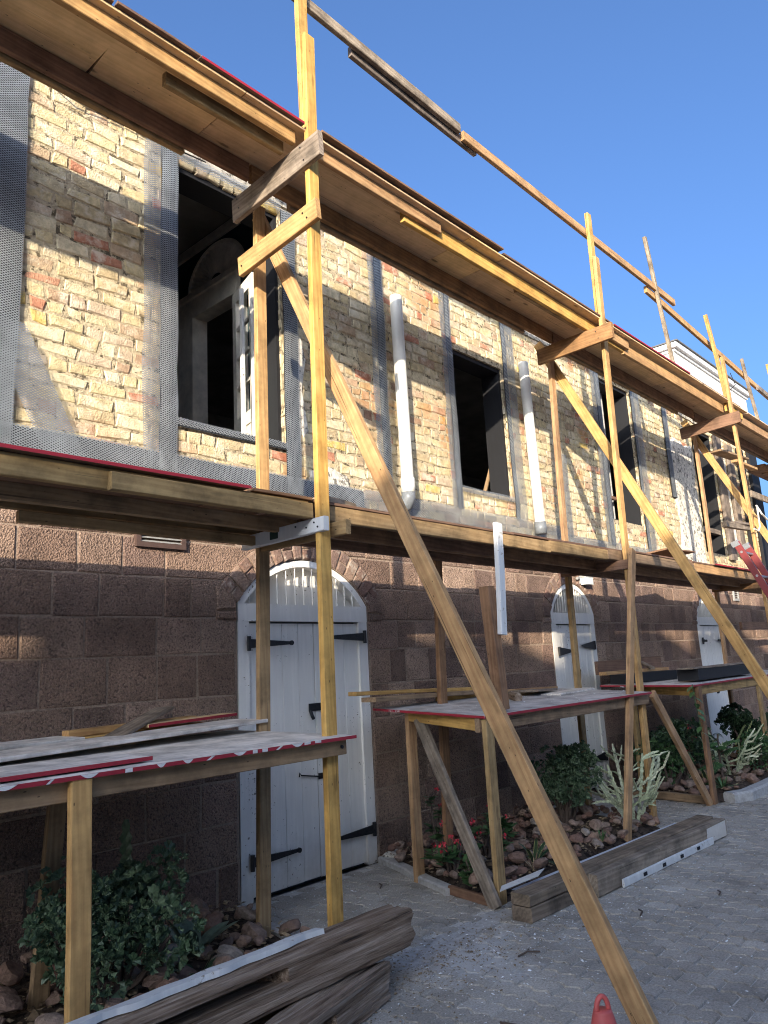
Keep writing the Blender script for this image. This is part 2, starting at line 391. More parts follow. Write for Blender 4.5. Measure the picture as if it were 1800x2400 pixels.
def paver_geo(i, j, o=V((0, 0, 0))):
    L_, R_, cx, cy = paver_poly(i, j)
    rr = random.Random(i*977+j); dz = rr.uniform(-.0025, .0025); tx, ty = rr.uniform(-.012, .012), rr.uniform(-.012, .012)
    ring = L_+R_[::-1]; n = len(ring); b = .004
    def zt(x, y): return dz+(x-cx)*tx+(y-cy)*ty
    vs = [V((x, y, -.012)) for x, y in ring]
    for x, y in ring:
        xx = cx+(x-cx)*(1-b/.06); yy = cy+(y-cy)*(1-b/.1); vs.append(V((xx, yy, zt(xx, yy))))
    fs = [tuple(reversed(range(n, 2*n)))]+[(k, n+k, n+(k+1) % n, (k+1) % n) for k in range(n)]
    return [v-o for v in vs], fs
mbp = MB()
for k, (_, _, i, j) in enumerate(cand):
    if k < 300:
        _, _, cx, cy = paver_poly(i, j); o = V((cx, cy, 0))
        vs, fs = paver_geo(i, j, o); mk('paver', mesh(vs, fs), PAVER, pave, Matrix.Translation(o))
    else: mbp.add(*paver_geo(i, j))
tag(mbp.build('paver_field', PAVER, pave), kind='stuff')
cs = MB(); cs.add([(3.36, -1.74, -.004), (4.42, -1.66, -.004), (4.44, -1.50, -.004), (3.2, -1.50, -.004)], [(0, 1, 2, 3)]); struct(cs.build('concrete_strip', CONCRETE))
for nm, P in BEDS.items():
    n = len(P); c = V((sum(p[0] for p in P)/n, sum(p[1] for p in P)/n, 0)); mb = MB(); vs = []; fs = []
    # a fan of rings heaped slightly toward the wall
    K = 7; Q = []
    for a in range(n):
        p, q = P[a], P[(a+1) % n]; m = max(1, int((V(q)-V(p)).length/.15))
        Q += [(p[0]+(q[0]-p[0])*t/m, p[1]+(q[1]-p[1])*t/m) for t in range(m)]
    for k in range(K+1):
        for (x, y) in Q:
            f = k/K; px, py = x+(c.x-x)*f, y+(c.y-y)*f*.9
            vs.append((px, py, .0+.07*min(1, f*4)+.03*noise.noise(V((px*6, py*6, 0)))*min(1, f*6)))
    m = len(Q)
    for k in range(K):
        for a in range(m): fs.append((k*m+a, k*m+(a+1) % m, (k+1)*m+(a+1) % m, (k+1)*m+a))
    fs.append(tuple(range(K*m, (K+1)*m)))
    struct(mb.add(vs, fs).build('planting_bed', SOIL))
def kerb(pts, w, h, mat, name='kerb'):
    mb = MB(); vs = []
    for k, (x, y) in enumerate(pts):
        a = V(pts[max(k-1, 0)]); b = V(pts[min(k+1, len(pts)-1)]); d = (b-a).normalized(); nrm = V((-d.y, d.x))
        for s_, z in ((-.5, -.01), (-.5, h*.8), (-.35, h), (.35, h), (.5, h*.8), (.5, -.01)): vs.append((x+nrm.x*w*s_, y+nrm.y*w*s_, z+.004*noise.noise(V((x*5, y*5, z*9)))))
    fs = [(k*6+i, k*6+i+1, k*6+i+7, k*6+i+6) for k in range(len(pts)-1) for i in range(5)]
    fs += [(5, 4, 3, 2, 1, 0), tuple((len(pts)-1)*6+i for i in range(6))]
    return struct(mb.add(vs, fs).build(name, mat))
kerb([(4.92, -.03), (4.78, -.40), (4.62, -.75), (4.50, -1.08)], .10, .045, CONCRETE)
kerb([(8.62, -1.60), (8.85, -1.70), (9.4, -1.72), (10.5, -1.72), (12.4, -1.70)], .15, .10, CONCRETE)
kerb([(3.24, -.80), (3.34, -.42), (3.45, -.04)], .07, .03, CONCRETE)

# ------------------------------------------------------------------ the building
bld = thing('brick_building', 'long old building of yellow brick above brown stone, behind the timber scaffold', 'building', (8, 0, 0))
ZB = 2.92; ZT = 5.70; TH = .28
WIN = [(2.94, 3.99, 3.46, 5.62), (6.44, 7.46, 3.45, 5.06), (10.03, 11.10, 3.48, 5.64), (13.66, 14.70, 3.28, 5.60)]
DOORS = [(3.48, 4.90), (8.07, 9.17), (12.73, 13.88)]
SPR = 2.125; RISE = .375
class Arch:
    def __init__(s, a, b):
        s.c = (a+b)/2; s.h = (b-a)/2; s.R = (s.h**2+RISE**2)/(2*RISE); s.zc = SPR+RISE-s.R
        s.th = math.asin(s.h/s.R)
    def z(s, x, dR=0.0): return s.zc+math.sqrt(max(0, (s.R+dR)**2-(x-s.c)**2))
ARCH = [Arch(a, b) for a, b in DOORS]
RING = .19
def core(x0, x1, z0, z1, openings, yf, yb):
    xs = sorted({x0, x1, *[o[0] for o in openings], *[o[1] for o in openings]}); zs = sorted({z0, z1, *[o[2] for o in openings if o[2] > z0], *[o[3] for o in openings]})
    nx, nz = len(xs)-1, len(zs)-1
    def full(i, k):
        if not (0 <= i < nx and 0 <= k < nz): return False
        x, z = (xs[i]+xs[i+1])/2, (zs[k]+zs[k+1])/2
        return not any(o[0] < x < o[1] and o[2] < z < o[3] for o in openings)
    mb = MB()
    for i in range(nx):
        for k in range(nz):
            if not full(i, k): continue
            a, b, c, d = xs[i], xs[i+1], zs[k], zs[k+1]
            mb.add([(a, yf, c), (b, yf, c), (b, yf, d), (a, yf, d)], [(0, 1, 2, 3)]); mb.add([(a, yb, c), (b, yb, c), (b, yb, d), (a, yb, d)], [(3, 2, 1, 0)])
            if not full(i-1, k): mb.add([(a, yf, c), (a, yf, d), (a, yb, d), (a, yb, c)], [(0, 1, 2, 3)])
            if not full(i+1, k): mb.add([(b, yf, c), (b, yb, c), (b, yb, d), (b, yf, d)], [(0, 1, 2, 3)])
            if not full(i, k-1): mb.add([(a, yf, c), (a, yb, c), (b, yb, c), (b, yf, c)], [(0, 1, 2, 3)])
            if not full(i, k+1): mb.add([(a, yf, d), (b, yf, d), (b, yb, d), (a, yb, d)], [(0, 1, 2, 3)])
    return mb
YF = .008
mb = core(X0, X1, -.05, ZB, [(a, b, -.06, 2.52) for a, b in DOORS], YF, TH)
for A in ARCH:
    n = 26
    for i in range(n):
        xa, xb = A.c-A.h+2*A.h*i/n, A.c-A.h+2*A.h*(i+1)/n; za, zb = A.z(xa), A.z(xb)
        mb.add([(xa, YF, za), (xb, YF, zb), (xb, YF, 2.52), (xa, YF, 2.52), (xa, TH, za), (xb, TH, zb)], [(0, 1, 2, 3), (0, 4, 5, 1)])
stone_wall = mb.build('stone_wall', MORTAR_ST, bld)
brick_wall = core(X0, X1, ZB, 6.15, WIN, .0050, TH).build('brick_wall', MORTAR, bld)

def qblock(q, yfront, r, ch, dep=.05, jit=.004, o=None):
    """a masonry unit from four (x, z) corners, bevelled and a little uneven"""
    q = [V((x+r.uniform(-jit, jit), z+r.uniform(-jit, jit))) for x, z in q]; c = sum(q, V((0, 0)))/4
    o = o or V((0, 0, 0)); vs = []
    for p in q: vs.append((p.x, yfront+dep, p.y))
    for p in q: vs.append((p.x, yfront+ch, p.y))
    for p in q:
        d = c-p; s = ch*1.1; vs.append((p.x+math.copysign(min(abs(d.x), s), d.x), yfront+r.uniform(-ch*.25, ch*.25), p.y+math.copysign(min(abs(d.y), s), d.y)))
    vs.append((c.x+r.uniform(-.2, .2)*abs(q[1].x-q[0].x), yfront-r.uniform(-ch*.2, ch*.3), c.y))
    fs = []
    for k in range(4):
        l = (k+1) % 4; fs += [(k, l, 4+l, 4+k), (4+k, 4+l, 8+l, 8+k), (8+k, 8+l, 12)]
    return [V(v)-o for v in vs], fs
def visrank(x, z):
    v = V((x, 0, z))-CAM; f = v.dot(fw)
    if f < .5: return 1e9
    u, w_ = v.dot(rt)/f*1769.9, -v.dot(upv)/f*1769.9
    return v.length+(100 if abs(u) > 930 or abs(w_) > 1230 else 0)
def emit(units, parent, name, mat, limit=300):
    units.sort(key=lambda t: t[0]); rest = MB()
    for k, (rk, q, yf, ch, seed, jit) in enumerate(units):
        r = random.Random(seed); c = V((sum(p[0] for p in q)/4, yf, sum(p[1] for p in q)/4))
        if k < limit:
            vs, fs = qblock(q, yf, r, ch, jit=jit, o=c); mk(name, mesh(vs, fs), mat, parent, Matrix.Translation(c))
        else: rest.add(*qblock(q, yf, r, ch, jit=jit))
    if rest.v: tag(rest.build(name+'_field', mat, parent), kind='stuff')

# stone courses
R = random.Random(11); units = []
CZ = [-.02, .30, .57, .86, 1.16, 1.45, 1.75, 2.01, 2.29, 2.56, ZB]
for k in range(len(CZ)-1):
    za, zb = CZ[k]+.006, CZ[k+1]-.006
    blocks_ = []; x = X0+R.uniform(0, .2)
    cuts = []                                        # per row: where doors and arch rings interrupt
    for A in ARCH:
        if za < 1.98: cuts.append((A.c-A.h-.012, A.c-A.h-.012, A.c+A.h+.012, A.c+A.h+.012))
        elif za < SPR+.17: cuts.append((A.c-A.h-.19, A.c-A.h-.19 if zb < 2.2 else A.c-A.h-.02, A.c+A.h+.19, A.c+A.h+.19 if zb < 2.2 else A.c+A.h+.02))
        elif za < A.zc+A.R+RING:
            hb = math.sqrt(max(0, (A.R+RING)**2-(za-A.zc)**2)); ht = math.sqrt(max(0.0, (A.R+RING)**2-(zb-A.zc)**2)) if zb < A.zc+A.R+RING else 0
            cuts.append((A.c-hb, A.c-ht, A.c+hb, A.c+ht))
    segs = []; cur = (X0, X0)
    for c in sorted(cuts): segs.append((cur, (c[0], c[1]))); cur = (c[2], c[3])
    segs.append((cur, (X1, X1)))
    for (lb, lt), (rb, rt_) in segs:
        joints = [(lb, lt)]; x = max(lb, lt)
        end = min(rb, rt_)
        while True:
            s = R.choice((.22, .27, .33, .38, .44, .52)); x += s*R.uniform(.92, 1.08)
            if x > end-.14: break
            joints.append((x, x))
        joints.append((rb, rt_))
        for (ab, at_), (bb, bt) in zip(joints, joints[1:]):
            g_ = .006
            q = [(ab+g_, za), (bb-g_, za), (bt-g_, zb), (at_+g_, zb)]
            if bt-at_ < .05 or bb-ab < .05: continue
            cx = (ab+bb)/2; units.append((visrank(cx, (za+zb)/2), q, R.uniform(-.004, .003), .008, R.random(), .005))
emit(units, stone_wall, 'stone_block', STONE)

# brick courses
units = []; R = random.Random(23); z = ZB+.008; row = 0
def solid(xa, xb, za, zb):
    out = [(xa, xb)]
    for a, b, c, d in WIN:
        if zb < c+.012 or za > d-.012: continue
        nx = []
        for p, q in out:
            if q <= a or p >= b: nx.append((p, q))
            else:
                if p < a-.02: nx.append((p, a-.004))
                if q > b+.02: nx.append((b+.004, q))
        out = nx
    return out
while z < ZT-.05:
    hgt = R.uniform(.078, .092); x = X0+R.uniform(0, .25)
    while x < X1-.03:
        L = R.choice((.245, .26, .235, .25, .105, .115, .25, .11)) if R.random() < .9 else R.uniform(.13, .2)
        xb = min(x+L, X1)
        for (p, q) in solid(x, xb, z, z+hgt):
            if q-p < .03 or q < 0: continue
            sl = R.uniform(-.006, .006)
            units.append((visrank((p+q)/2, z), [(p, z), (q, z+sl), (q, z+hgt+sl), (p, z+hgt)], R.uniform(-.006, .004), R.uniform(.005, .012), R.random(), .012))
        x = xb+R.uniform(.010, .020)
    z += hgt+R.uniform(.010, .017); row += 1
emit(units, brick_wall, 'brick', BRICK)

# render band and cornice above the bricks, gutter wire, white plaster patches
mb = MB()
N_ = 120
vs = []; fs = []
for i in range(N_+1):
    x = X0+(X1-X0)*i/N_; j = .03*noise.noise(V((x*3, 0, 1)))
    vs += [(x, -.02, 5.70+j), (x, -.035, 5.95), (x, -.09, 5.98), (x, -.10, 6.16), (x, .43, 6.17), (x, .02, 5.69+j)]
for i in range(N_):
    for k in (0, 1, 2, 3): fs.append((i*6+k, i*6+6+k, i*6+7+k, i*6+1+k))
    fs.append((i*6+5, i*6+11, i*6+6, i*6))
mb.add(vs, fs).build('cornice_band', RENDER, bld)
def patch(pts, y, mat, name):
    c = V((sum(p[0] for p in pts)/len(pts), sum(p[1] for p in pts)/len(pts))); n = 40; vs = []; m = len(pts)
    r_ = random.Random(int(c.x*100)); ring = []
    for i in range(n):
        f = i/n*m; a = pts[int(f) % m]; b = pts[(int(f)+1) % m]; t = f-int(f)
        x, z = a[0]+(b[0]-a[0])*t, a[1]+(b[1]-a[1])*t; k = 1+.14*noise.noise(V((x*14, z*14, 3)))+r_.uniform(-.04, .04)
        ring.append((c.x+(x-c.x)*k, c.y+(z-c.y)*k))
    vs = [(x, YF, z) for x, z in ring]+[(c.x+(x-c.x)*.93, y, c.y+(z-c.y)*.93) for x, z in ring]
    fs = [(i, (i+1) % n, n+(i+1) % n, n+i) for i in range(n)]+[tuple(range(n, 2*n))]
    MB().add(vs, fs).build(name, mat, bld)
patch([(4.28, 3.12), (4.75, 3.10), (4.72, 3.30), (4.45, 3.36), (4.26, 3.28)], -.024, PLASTER, 'plaster_patch')
patch([(4.13, 3.5), (4.26, 3.6), (4.19, 4.0), (4.25, 4.3), (4.20, 4.5), (4.13, 4.4)], -.016, PLASTER, 'plaster_patch')
patch([(12.52, 3.0), (13.55, 3.0), (13.52, 4.5), (13.55, 5.2), (12.60, 5.2)], -.022, PLASTER, 'plaster_patch')
patch([(14.95, 3.4), (15.35, 3.4), (15.3, 5.5), (15.0, 5.5)], -.022, PLASTER, 'plaster_patch')
wire = MB(); wire.tube([(1.85, -.05, 5.74), (2.05, -.05, 5.66), (2.4, -.05, 5.70), (2.8, -.05, 5.68), (3.2, -.04, 5.72)], .006, 5); wire.build('wall_cable', IRON, bld)
# black bitumen-backed strips beside the openings and lath over them
def strip(x0, x1, z0, z1, y=-.030, mat=None, name='lath_strip', skew=0):
    n = 10; vs = []; fs = []; r_ = random.Random(int(x0*77+z0*13))
    for i in range(n+1):
        z_ = z0+(z1-z0)*i/n; e = .016*noise.noise(V((x0*5, z_*2.3, 1)))+r_.uniform(-.005, .005); yy = y-abs(.016*noise.noise(V((x0*3, z_*3.1, 4))))
        vs += [(x0+e+skew*i/n, yy, z_), ((x0+x1)/2+skew*i/n, yy-.006, z_), (x1+e+skew*i/n, yy, z_)]
    for i in range(n):
        for k in (0, 1): fs.append((i*3+k, i*3+k+1, i*3+4+k, i*3+3+k))
    o = mk(name, mesh(vs, fs), mat or LATH, bld)
    if mat is LATH_D: mk('felt_strip', mesh([(v[0]*.995+(x0+x1)/2*.005, v[1]+.012, v[2]) for v in vs], fs), FELT, bld)
    return o
strip(1.30, 1.79, 3.0, 5.75, mat=LATH_D); strip(.2, 1.30, 3.0, 5.75, mat=LATH_D)
strip(2.655, 2.80, 3.05, 5.72); strip(2.80, 2.945, 3.05, 5.72, mat=LATH_D); strip(3.99, 4.15, 3.05, 5.66, mat=LATH_D)
strip(5.11, 5.21, 3.2, 5.68); strip(5.21, 5.32, 3.2, 5.68, mat=LATH_D); strip(6.25, 6.35, 3.2, 5.68); strip(6.35, 6.44, 3.2, 5.68, mat=LATH_D); strip(7.465, 7.56, 3.2, 5.68, mat=LATH_D); strip(7.56, 7.71, 3.2, 5.68)
strip(9.76, 9.90, 3.1, 5.68); strip(9.90, 10.025, 3.1, 5.68, mat=LATH_D); strip(11.105, 11.22, 3.1, 5.68, mat=LATH_D); strip(11.22, 11.40, 3.1, 5.68); strip(12.34, 12.54, 4.1, 5.68, mat=LATH_D)
strip(8.62, 8.80, 3.1, 4.2); strip(2.94, 3.99, 5.62, 5.70, -.034)
def bandx(x0, x1, z0, z1, y=-.038, mat=None):
    n = max(2, int((x1-x0)/.3)); vs = []
    for i in range(n+1):
        x = x0+(x1-x0)*i/n; e = .02*noise.noise(V((x*4, 0, z0))); vs += [(x, y, z0), (x, y-.005, (z0+z1)/2), (x, y, z1+e)]
    fs = [(i*3+k, i*3+3+k, i*3+4+k, i*3+1+k) for i in range(n) for k in (0, 1)]
    if mat is LATH_D: mk('felt_strip', mesh([(v[0], v[1]+.012, v[2]-.008) for v in vs], fs), FELT, bld)
    return mk('lath_strip', mesh(vs, fs), mat or LATH, bld)
bandx(.2, 4.9, 2.96, 3.19, mat=LATH_D); bandx(4.9, 8.6, 2.96, 3.20); bandx(8.6, 11.6, 2.96, 3.12)
bandx(2.94, 4.0, 3.42, 3.475, -.036, LATH_D); bandx(6.44, 7.46, 3.39, 3.455, -.036)
# the diagonal strip low on the left
def quadstrip(q, y, mat):
    (ax, az), (bx_, bz), (cx, cz), (dx, dz) = q; n = 8; vs = []
    for i in range(n+1):
        t = i/n; vs += [(ax+(dx-ax)*t, y, az+(dz-az)*t), (bx_+(cx-bx_)*t, y, bz+(cz-bz)*t)]
    mk('lath_strip', mesh(vs, [(i*2, i*2+1, i*2+3, i*2+2) for i in range(n)]), mat, bld)
quadstrip([(1.98, 3.02), (2.26, 3.02), (1.83, 3.86), (1.56, 3.86)], -.045, LATH)
quadstrip([(1.40, 3.05), (1.78, 3.05), (1.78, 3.80), (1.40, 3.80)], -.044, LATH)

# windows: black-painted linings in the openings
for k, (a, b, c, d) in enumerate(WIN):
    t = .035; mb = MB(); y0, y1 = .03, TH-.006
    mb.box((b-t, y0, c), (b-.001, y1, d)); mb.box((a+.001, y0+.10, c), (a+t, y1, d)); mb.box((a+t, y0, d-.05), (b-t, y1, d-.001))
    if k: mb.box((a+t, y0+.02, c+.001), (b-t, y1, c+.03))
    w = mb.build('window', BLACKWOOD, bld)
    if k == 0: tag(w, 'open black-lined window with a fanlight door visible inside')
# inside W1: lintel, door jamb pieces, green sash edge
mk('sash_edge', MB().box((3.915, .29, 3.47), (3.955, .33, 4.9)).mesh(), WHITE, bld)
mk('sash_edge', MB().box((3.90, .225, 3.5), (3.954, .27, 4.25)).mesh(), GREENPAINT, bld)
mk('sash_edge', MB().box((3.80, .30, 3.46), (3.825, .335, 4.95)).mesh(), WHITE, bld)
# W2 stick, W3 bars and W4 sill planks
board('loose_stick', (7.30, .3, 3.49), (7.72, .36, 4.16), .04, .03, PINE_OLD, bld)
for x in (10.36, 10.46, 10.56, 10.66): mk('window_bar', MB().tube([(x, .25, 3.5), (x, .25, 5.6)], .012, 6).mesh(), GREYMETAL, bld)
board('window_bar', (10.03, .15, 3.86), (10.7, .15, 3.86), .05, .05, PINE_RED, bld)
mk('window_bar', MB().box((10.86, .2, 3.5), (10.90, .25, 5.6)).mesh(), WHITE, bld)
board('window_bar', (13.64, .1, 3.72), (14.72, .1, 3.72), .10, .09, GREYWOOD, bld)
mk('window_bar', MB().box((13.9, .25, 3.3), (13.95, .3, 5.6)).mesh(), BLACKWOOD, bld)
board('window_bar', (13.60, -.06, 5.18), (14.0, -.02, 5.16), .05, .09, WHITE, bld)
# timber posts set against the far end wall
for x, w_, z0, z1, mt in ((14.88, .30, 3.2, 5.65, GREYWOOD), (15.52, .28, 3.3, 5.55, GREYWOOD), (16.2, .3, 3.0, 5.6, BLACKWOOD), (16.95, .42, 2.95, 5.9, BLACKWOOD)):
    board('wall_stud', (x, -.045, z0), (x, -.045, z1), w_, .06, mt, bld, up=(0, 1, 0))
board('wall_stud', (17.2, -.02, 2.9), (17.2, -.02, 6.1), .26, .06, BLACKWOOD, bld, up=(0, 1, 0))

# the room behind the windows
rm = MB(); x0, x1, y0, y1, z0, z1 = X0, X1-.02, TH+.001, 6.0, 3.0, 6.12
rm.add([(x0,y0,z0),(x1,y0,z0),(x1,y1,z0),(x0,y1,z0)], [(0,1,2,3)]); rm.add([(x0,y0,z1),(x1,y0,z1),(x1,y1,z1),(x0,y1,z1)], [(3,2,1,0)])
rm.add([(x0,y1,z0),(x1,y1,z0),(x1,y1,z1),(x0,y1,z1)], [(0,1,2,3)]); rm.add([(x0,y0,z0),(x0,y1,z0),(x0,y1,z1),(x0,y0,z1)], [(0,1,2,3)]); rm.add([(x1,y0,z0),(x1,y1,z0),(x1,y1,z1),(x1,y0,z1)], [(3,2,1,0)])
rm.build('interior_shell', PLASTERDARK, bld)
MB().box((X0, TH, 6.14), (X1, 6.4, 6.22)).build('roof', ROOFM, bld)
MB().box((X0, 6.02, 0), (X1, 6.4, 6.1)).build('back_wall', PLASTER, bld); MB().box((X1-.018, TH, 0), (X1, 6.02, 6.1)).build('end_wall', PLASTER, bld); MB().box((X0-.02, TH, 0), (X0-.001, 6.02, 6.1)).build('end_wall', PLASTER, bld)
# partition with the fanlight doorway, seen through the first window
PX = 4.20
pm = MB(); pm.box((PX, .43, 3.0), (PX+.10, .86, 6.1)); pm.box((PX, 1.62, 3.0), (PX+.10, 3.2, 6.1)); pm.box((PX, .86, 5.30), (PX+.10, 1.62, 6.1))
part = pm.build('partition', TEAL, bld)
tr = MB(); tr.box((PX-.05, .84, 5.25), (PX+.12, 1.88, 5.46)); tr.box((PX-.06, 1.58, 3.0), (PX+.12, 1.86, 5.25)); tr.box((PX-.05, .74, 3.0), (PX+.12, .86, 5.25)); tr.box((PX-.08, .45, 5.46), (PX+.1, 3.0, 5.52))
tr.box((PX-.03, .45, 6.0), (PX, 3.0, 6.1)); tr.build('door_trim', INWOOD, part)
fn = MB(); cy_, cz_ = 1.22, 5.53
for k in range(22):
    a0 = math.pi*k/22; a1 = math.pi*(k+1)/22; ri, ro = .10, .46
    P_ = lambda a, r_, dx: (PX-.012-dx, cy_+math.cos(a)*r_, cz_+math.sin(a)*r_*.86)
    am = (a0+a1)/2
    fn.add([P_(a0, ri, 0), P_(a0, ro, 0), P_(am, ro*.995, .022), P_(am, ri, .01), P_(a1, ri, 0), P_(a1, ro, 0)], [(0, 1, 2, 3), (3, 2, 5, 4)])
fn.tube([(PX-.02, cy_+math.cos(math.pi*i/24)*.475, cz_+math.sin(math.pi*i/24)*.475*.86) for i in range(25)], .022, 6); fn.build('fanlight', INWOOD, part)
# French door leaf standing open at the right of the doorway
lf = MB(); Ml = Matrix.Translation((4.13, .88, 3.02)) @ Matrix.Rotation(rad(254), 4, 'Z')
for (a, b) in (((0, 0, 0), (.08, .04, 2.2)), ((.42, 0, 0), (.50, .04, 2.2)), ((.08, 0, 0), (.42, .04, .12)), ((.08, 0, 2.08), (.42, .04, 2.2)), ((.08, 0, .78), (.42, .04, .90))): lf.box(a, b, Ml)
for z_ in (1.20, 1.50, 1.80): lf.box((.08, .005, z_-.015), (.42, .035, z_+.015), Ml)
lf.box((.08, .012, .12), (.42, .028, .78), Ml); leaf = lf.build('door_leaf', INWOOD, part)

# arch rings
for A in ARCH:
    n = int(2*A.th*(A.R+RING/2)/.105); mbr = MB(); mm = 24
    for i in range(mm):
        t0, t1 = -A.th+2*A.th*i/mm, -A.th+2*A.th*(i+1)/mm
        f_ = lambda t, r_, y: (A.c+math.sin(t)*r_, y, A.zc+math.cos(t)*r_)
        mbr.add([f_(t0, A.R, -.002), f_(t1, A.R, -.002), f_(t1, A.R+RING, -.002), f_(t0, A.R+RING, -.002), f_(t0, A.R, .10), f_(t1, A.R, .10)], [(0, 1, 2, 3), (0, 4, 5, 1)])
    ring = mbr.build('arch', MORTAR_ST, bld); r = random.Random(int(A.c*10))
    for i in range(n):
        t0, t1 = -A.th+2*A.th*(i+.06)/n, -A.th+2*A.th*(i+.94)/n
        spl = [(0, 1)] if i % 2 else [(0, .46), (.50, 1)]
        for s0, s1 in spl:
            ra, rb = A.R+.004+RING*s0, A.R+RING*s1-.002
            q = [(A.c+math.sin(t0)*ra, A.zc+math.cos(t0)*ra), (A.c+math.sin(t1)*ra, A.zc+math.cos(t1)*ra), (A.c+math.sin(t1)*rb, A.zc+math.cos(t1)*rb), (A.c+math.sin(t0)*rb, A.zc+math.cos(t0)*rb)]
            c = V((sum(p[0] for p in q)/4, -.014, sum(p[1] for p in q)/4)); vs, fs = qblock(q, -.020+r.uniform(-.005, .005), r, .010, jit=.004, o=c)
            mk('voussoir', mesh(vs, fs), VOUSS, ring, Matrix.Translation(c))
    for s in (-1, 1):                                   # springer blocks either side
        for (z0, z1, wd) in ((2.0, 2.06, .17), (2.075, 2.24, .17)):
            xa = A.c+s*(A.h+.012); xb = A.c+s*(A.h+.012+wd)
            q = [(min(xa, xb), z0), (max(xa, xb), z0), (max(xa, xb), z1), (min(xa, xb), z1)]
            c = V(((xa+xb)/2, 0, (z0+z1)/2)); vs, fs = qblock(q, -.016, r, .010, jit=.005, o=c); mk('voussoir', mesh(vs, fs), STONE, ring, Matrix.Translation(c))

# doors
def strap(parent, x, z, L, s, tri=False):
    """tapered strap hinge from pivot x, running s*L"""
    mb = MB(); y = -.012; n = 6; h0 = .036 if not tri else .055; h1 = .012 if not tri else .008
    vs = []
    for i in range(n+1):
        f = i/n; h = h0+(h1-h0)*f; xx = x+s*L*f; vs += [(xx, y, z-h), (xx, y, z+h), (xx, y-.008, z+h*.9), (xx, y-.008, z-h*.9)]
    fs = [(i*4+a, i*4+(a+1) % 4, i*4+4+(a+1) % 4, i*4+4+a) for i in range(n) for a in range(4)]+[(n*4, n*4+1, n*4+2, n*4+3), (3, 2, 1, 0)]
    mb.add(vs, fs)
    mb.tube([(x, y-.006, z-.055), (x, y-.006, z+.055)], .016, 8)
    if not tri:
        mb.tube([(x+s*L, y+.004, z), (x+s*L, y-.014, z)], .019, 8)
        for f in (.2, .42, .64, .84): mb.tube([(x+s*L*f, y, z), (x+s*L*f, y-.014, z)], .008, 6)
    return mb.build('strap_hinge', IRON, parent)
def door(k, leaves, hz, tri, louv_dark, nl):
    a, b = DOORS[k]; A = ARCH[k]; a += .010; b -= .010; y0, y1 = .006, .12; J = .105
    mb = MB(); mb.box((a, y0, 0), (a+J, y1, 2.0)); mb.box((b-J, y0, 0), (b, y1, 2.0)); mb.box((a, y0-.004, 1.99), (b, y1, 2.125))
    n = 28; Ri, Ro = A.R-.06, A.R-.006; vs = []
    th = math.acos(min(1, (SPR-A.zc)/Ro))
    for i in range(n+1):
        t = -th+2*th*i/n
        for r_, y in ((Ri, y0), (Ro, y0), (Ro, y1), (Ri, y1)): vs.append((A.c+math.sin(t)*r_, y, max(SPR-.02, A.zc+math.cos(t)*r_)))
    fs = [(i*4+q, i*4+(q+1) % 4, i*4+4+(q+1) % 4, i*4+4+q) for i in range(n) for q in range(4)]
    mb.add(vs, fs); d = mb.build('door', WHITE, bld)
    # louvres in the fanlight
    for i in range(nl):
        x = a+.09+(b-a-.18)*(i+.5)/nl; zt = A.z(x, -.05)
        if zt < SPR+.05: continue
        lv = MB(); w_ = .030 if not louv_dark else .024
        lv.add([(x-w_*.6, .015, SPR), (x+w_*.5, .05, SPR), (x+w_*.5, .062, SPR), (x-w_*.6, .027, SPR), (x-w_*.6, .015, zt), (x+w_*.5, .05, zt), (x+w_*.5, .062, zt), (x-w_*.6, .027, zt)], [(0, 1, 5, 4), (1, 2, 6, 5), (2, 3, 7, 6), (3, 0, 4, 7), (4, 5, 6, 7)])
        lv.build('louvre', WHITE, d)
    bk = MB(); bk.box((a+.02, .115, SPR), (b-.02, .13, SPR+RISE)); bk.build('fanlight_back', BLACKWOOD if louv_dark else WHITE, d)  # the black version stands in for the darkness behind open louvres
    rr = random.Random(k*7+1)
    for (x0, x1, np_) in leaves:
        for i in range(np_):
            xa, xb = x0+(x1-x0)*i/np_+.0012, x0+(x1-x0)*(i+1)/np_-.0012; yy = .030+rr.uniform(-.0012, .0012); c_ = .003
            P = MB(); z0, z1 = .02+rr.uniform(0, .006), 1.975
            P.add([(xa, yy+c_, z0), (xa+c_, yy, z0), (xb-c_, yy, z0), (xb, yy+c_, z0), (xa, yy+c_, z1), (xa+c_, yy, z1), (xb-c_, yy, z1), (xb, yy+c_, z1), (xa, .06, z0), (xb, .06, z0), (xa, .06, z1), (xb, .06, z1)],
                  [(0, 1, 5, 4), (1, 2, 6, 5), (2, 3, 7, 6), (0, 4, 10, 8), (3, 9, 11, 7), (4, 5, 6, 7, 11, 10), (0, 8, 9, 3, 2, 1)])
            P.build('plank', WHITE, d)
    MB().box((a+J, .062, .0), (b-J, .08, 1.985)).build('door_backing', BLACKWOOD, d)
    for (x, z, L, s) in hz: strap(d, x, z, L, s, tri)
    return d
d1 = door(0, [(3.60, 4.27, 4), (4.275, 4.79, 3)], [(3.575, 1.82, .42, 1), (4.835, 1.86, .46, -1), (3.575, .27, .44, 1), (4.845, .27, .46, -1)], False, False, 13)
d2 = door(1, [(8.185, 8.62, 3), (8.625, 9.055, 3)], [(8.17, 1.66, .36, 1), (9.07, 1.72, .34, -1), (8.17, .33, .36, 1), (9.07, .36, .36, -1)], True, True, 15)
d3 = door(2, [(12.845, 13.30, 2), (13.305, 13.765, 2)], [(12.84, 1.73, .16, 1), (13.765, 1.73, .18, -1)], False, True, 15)
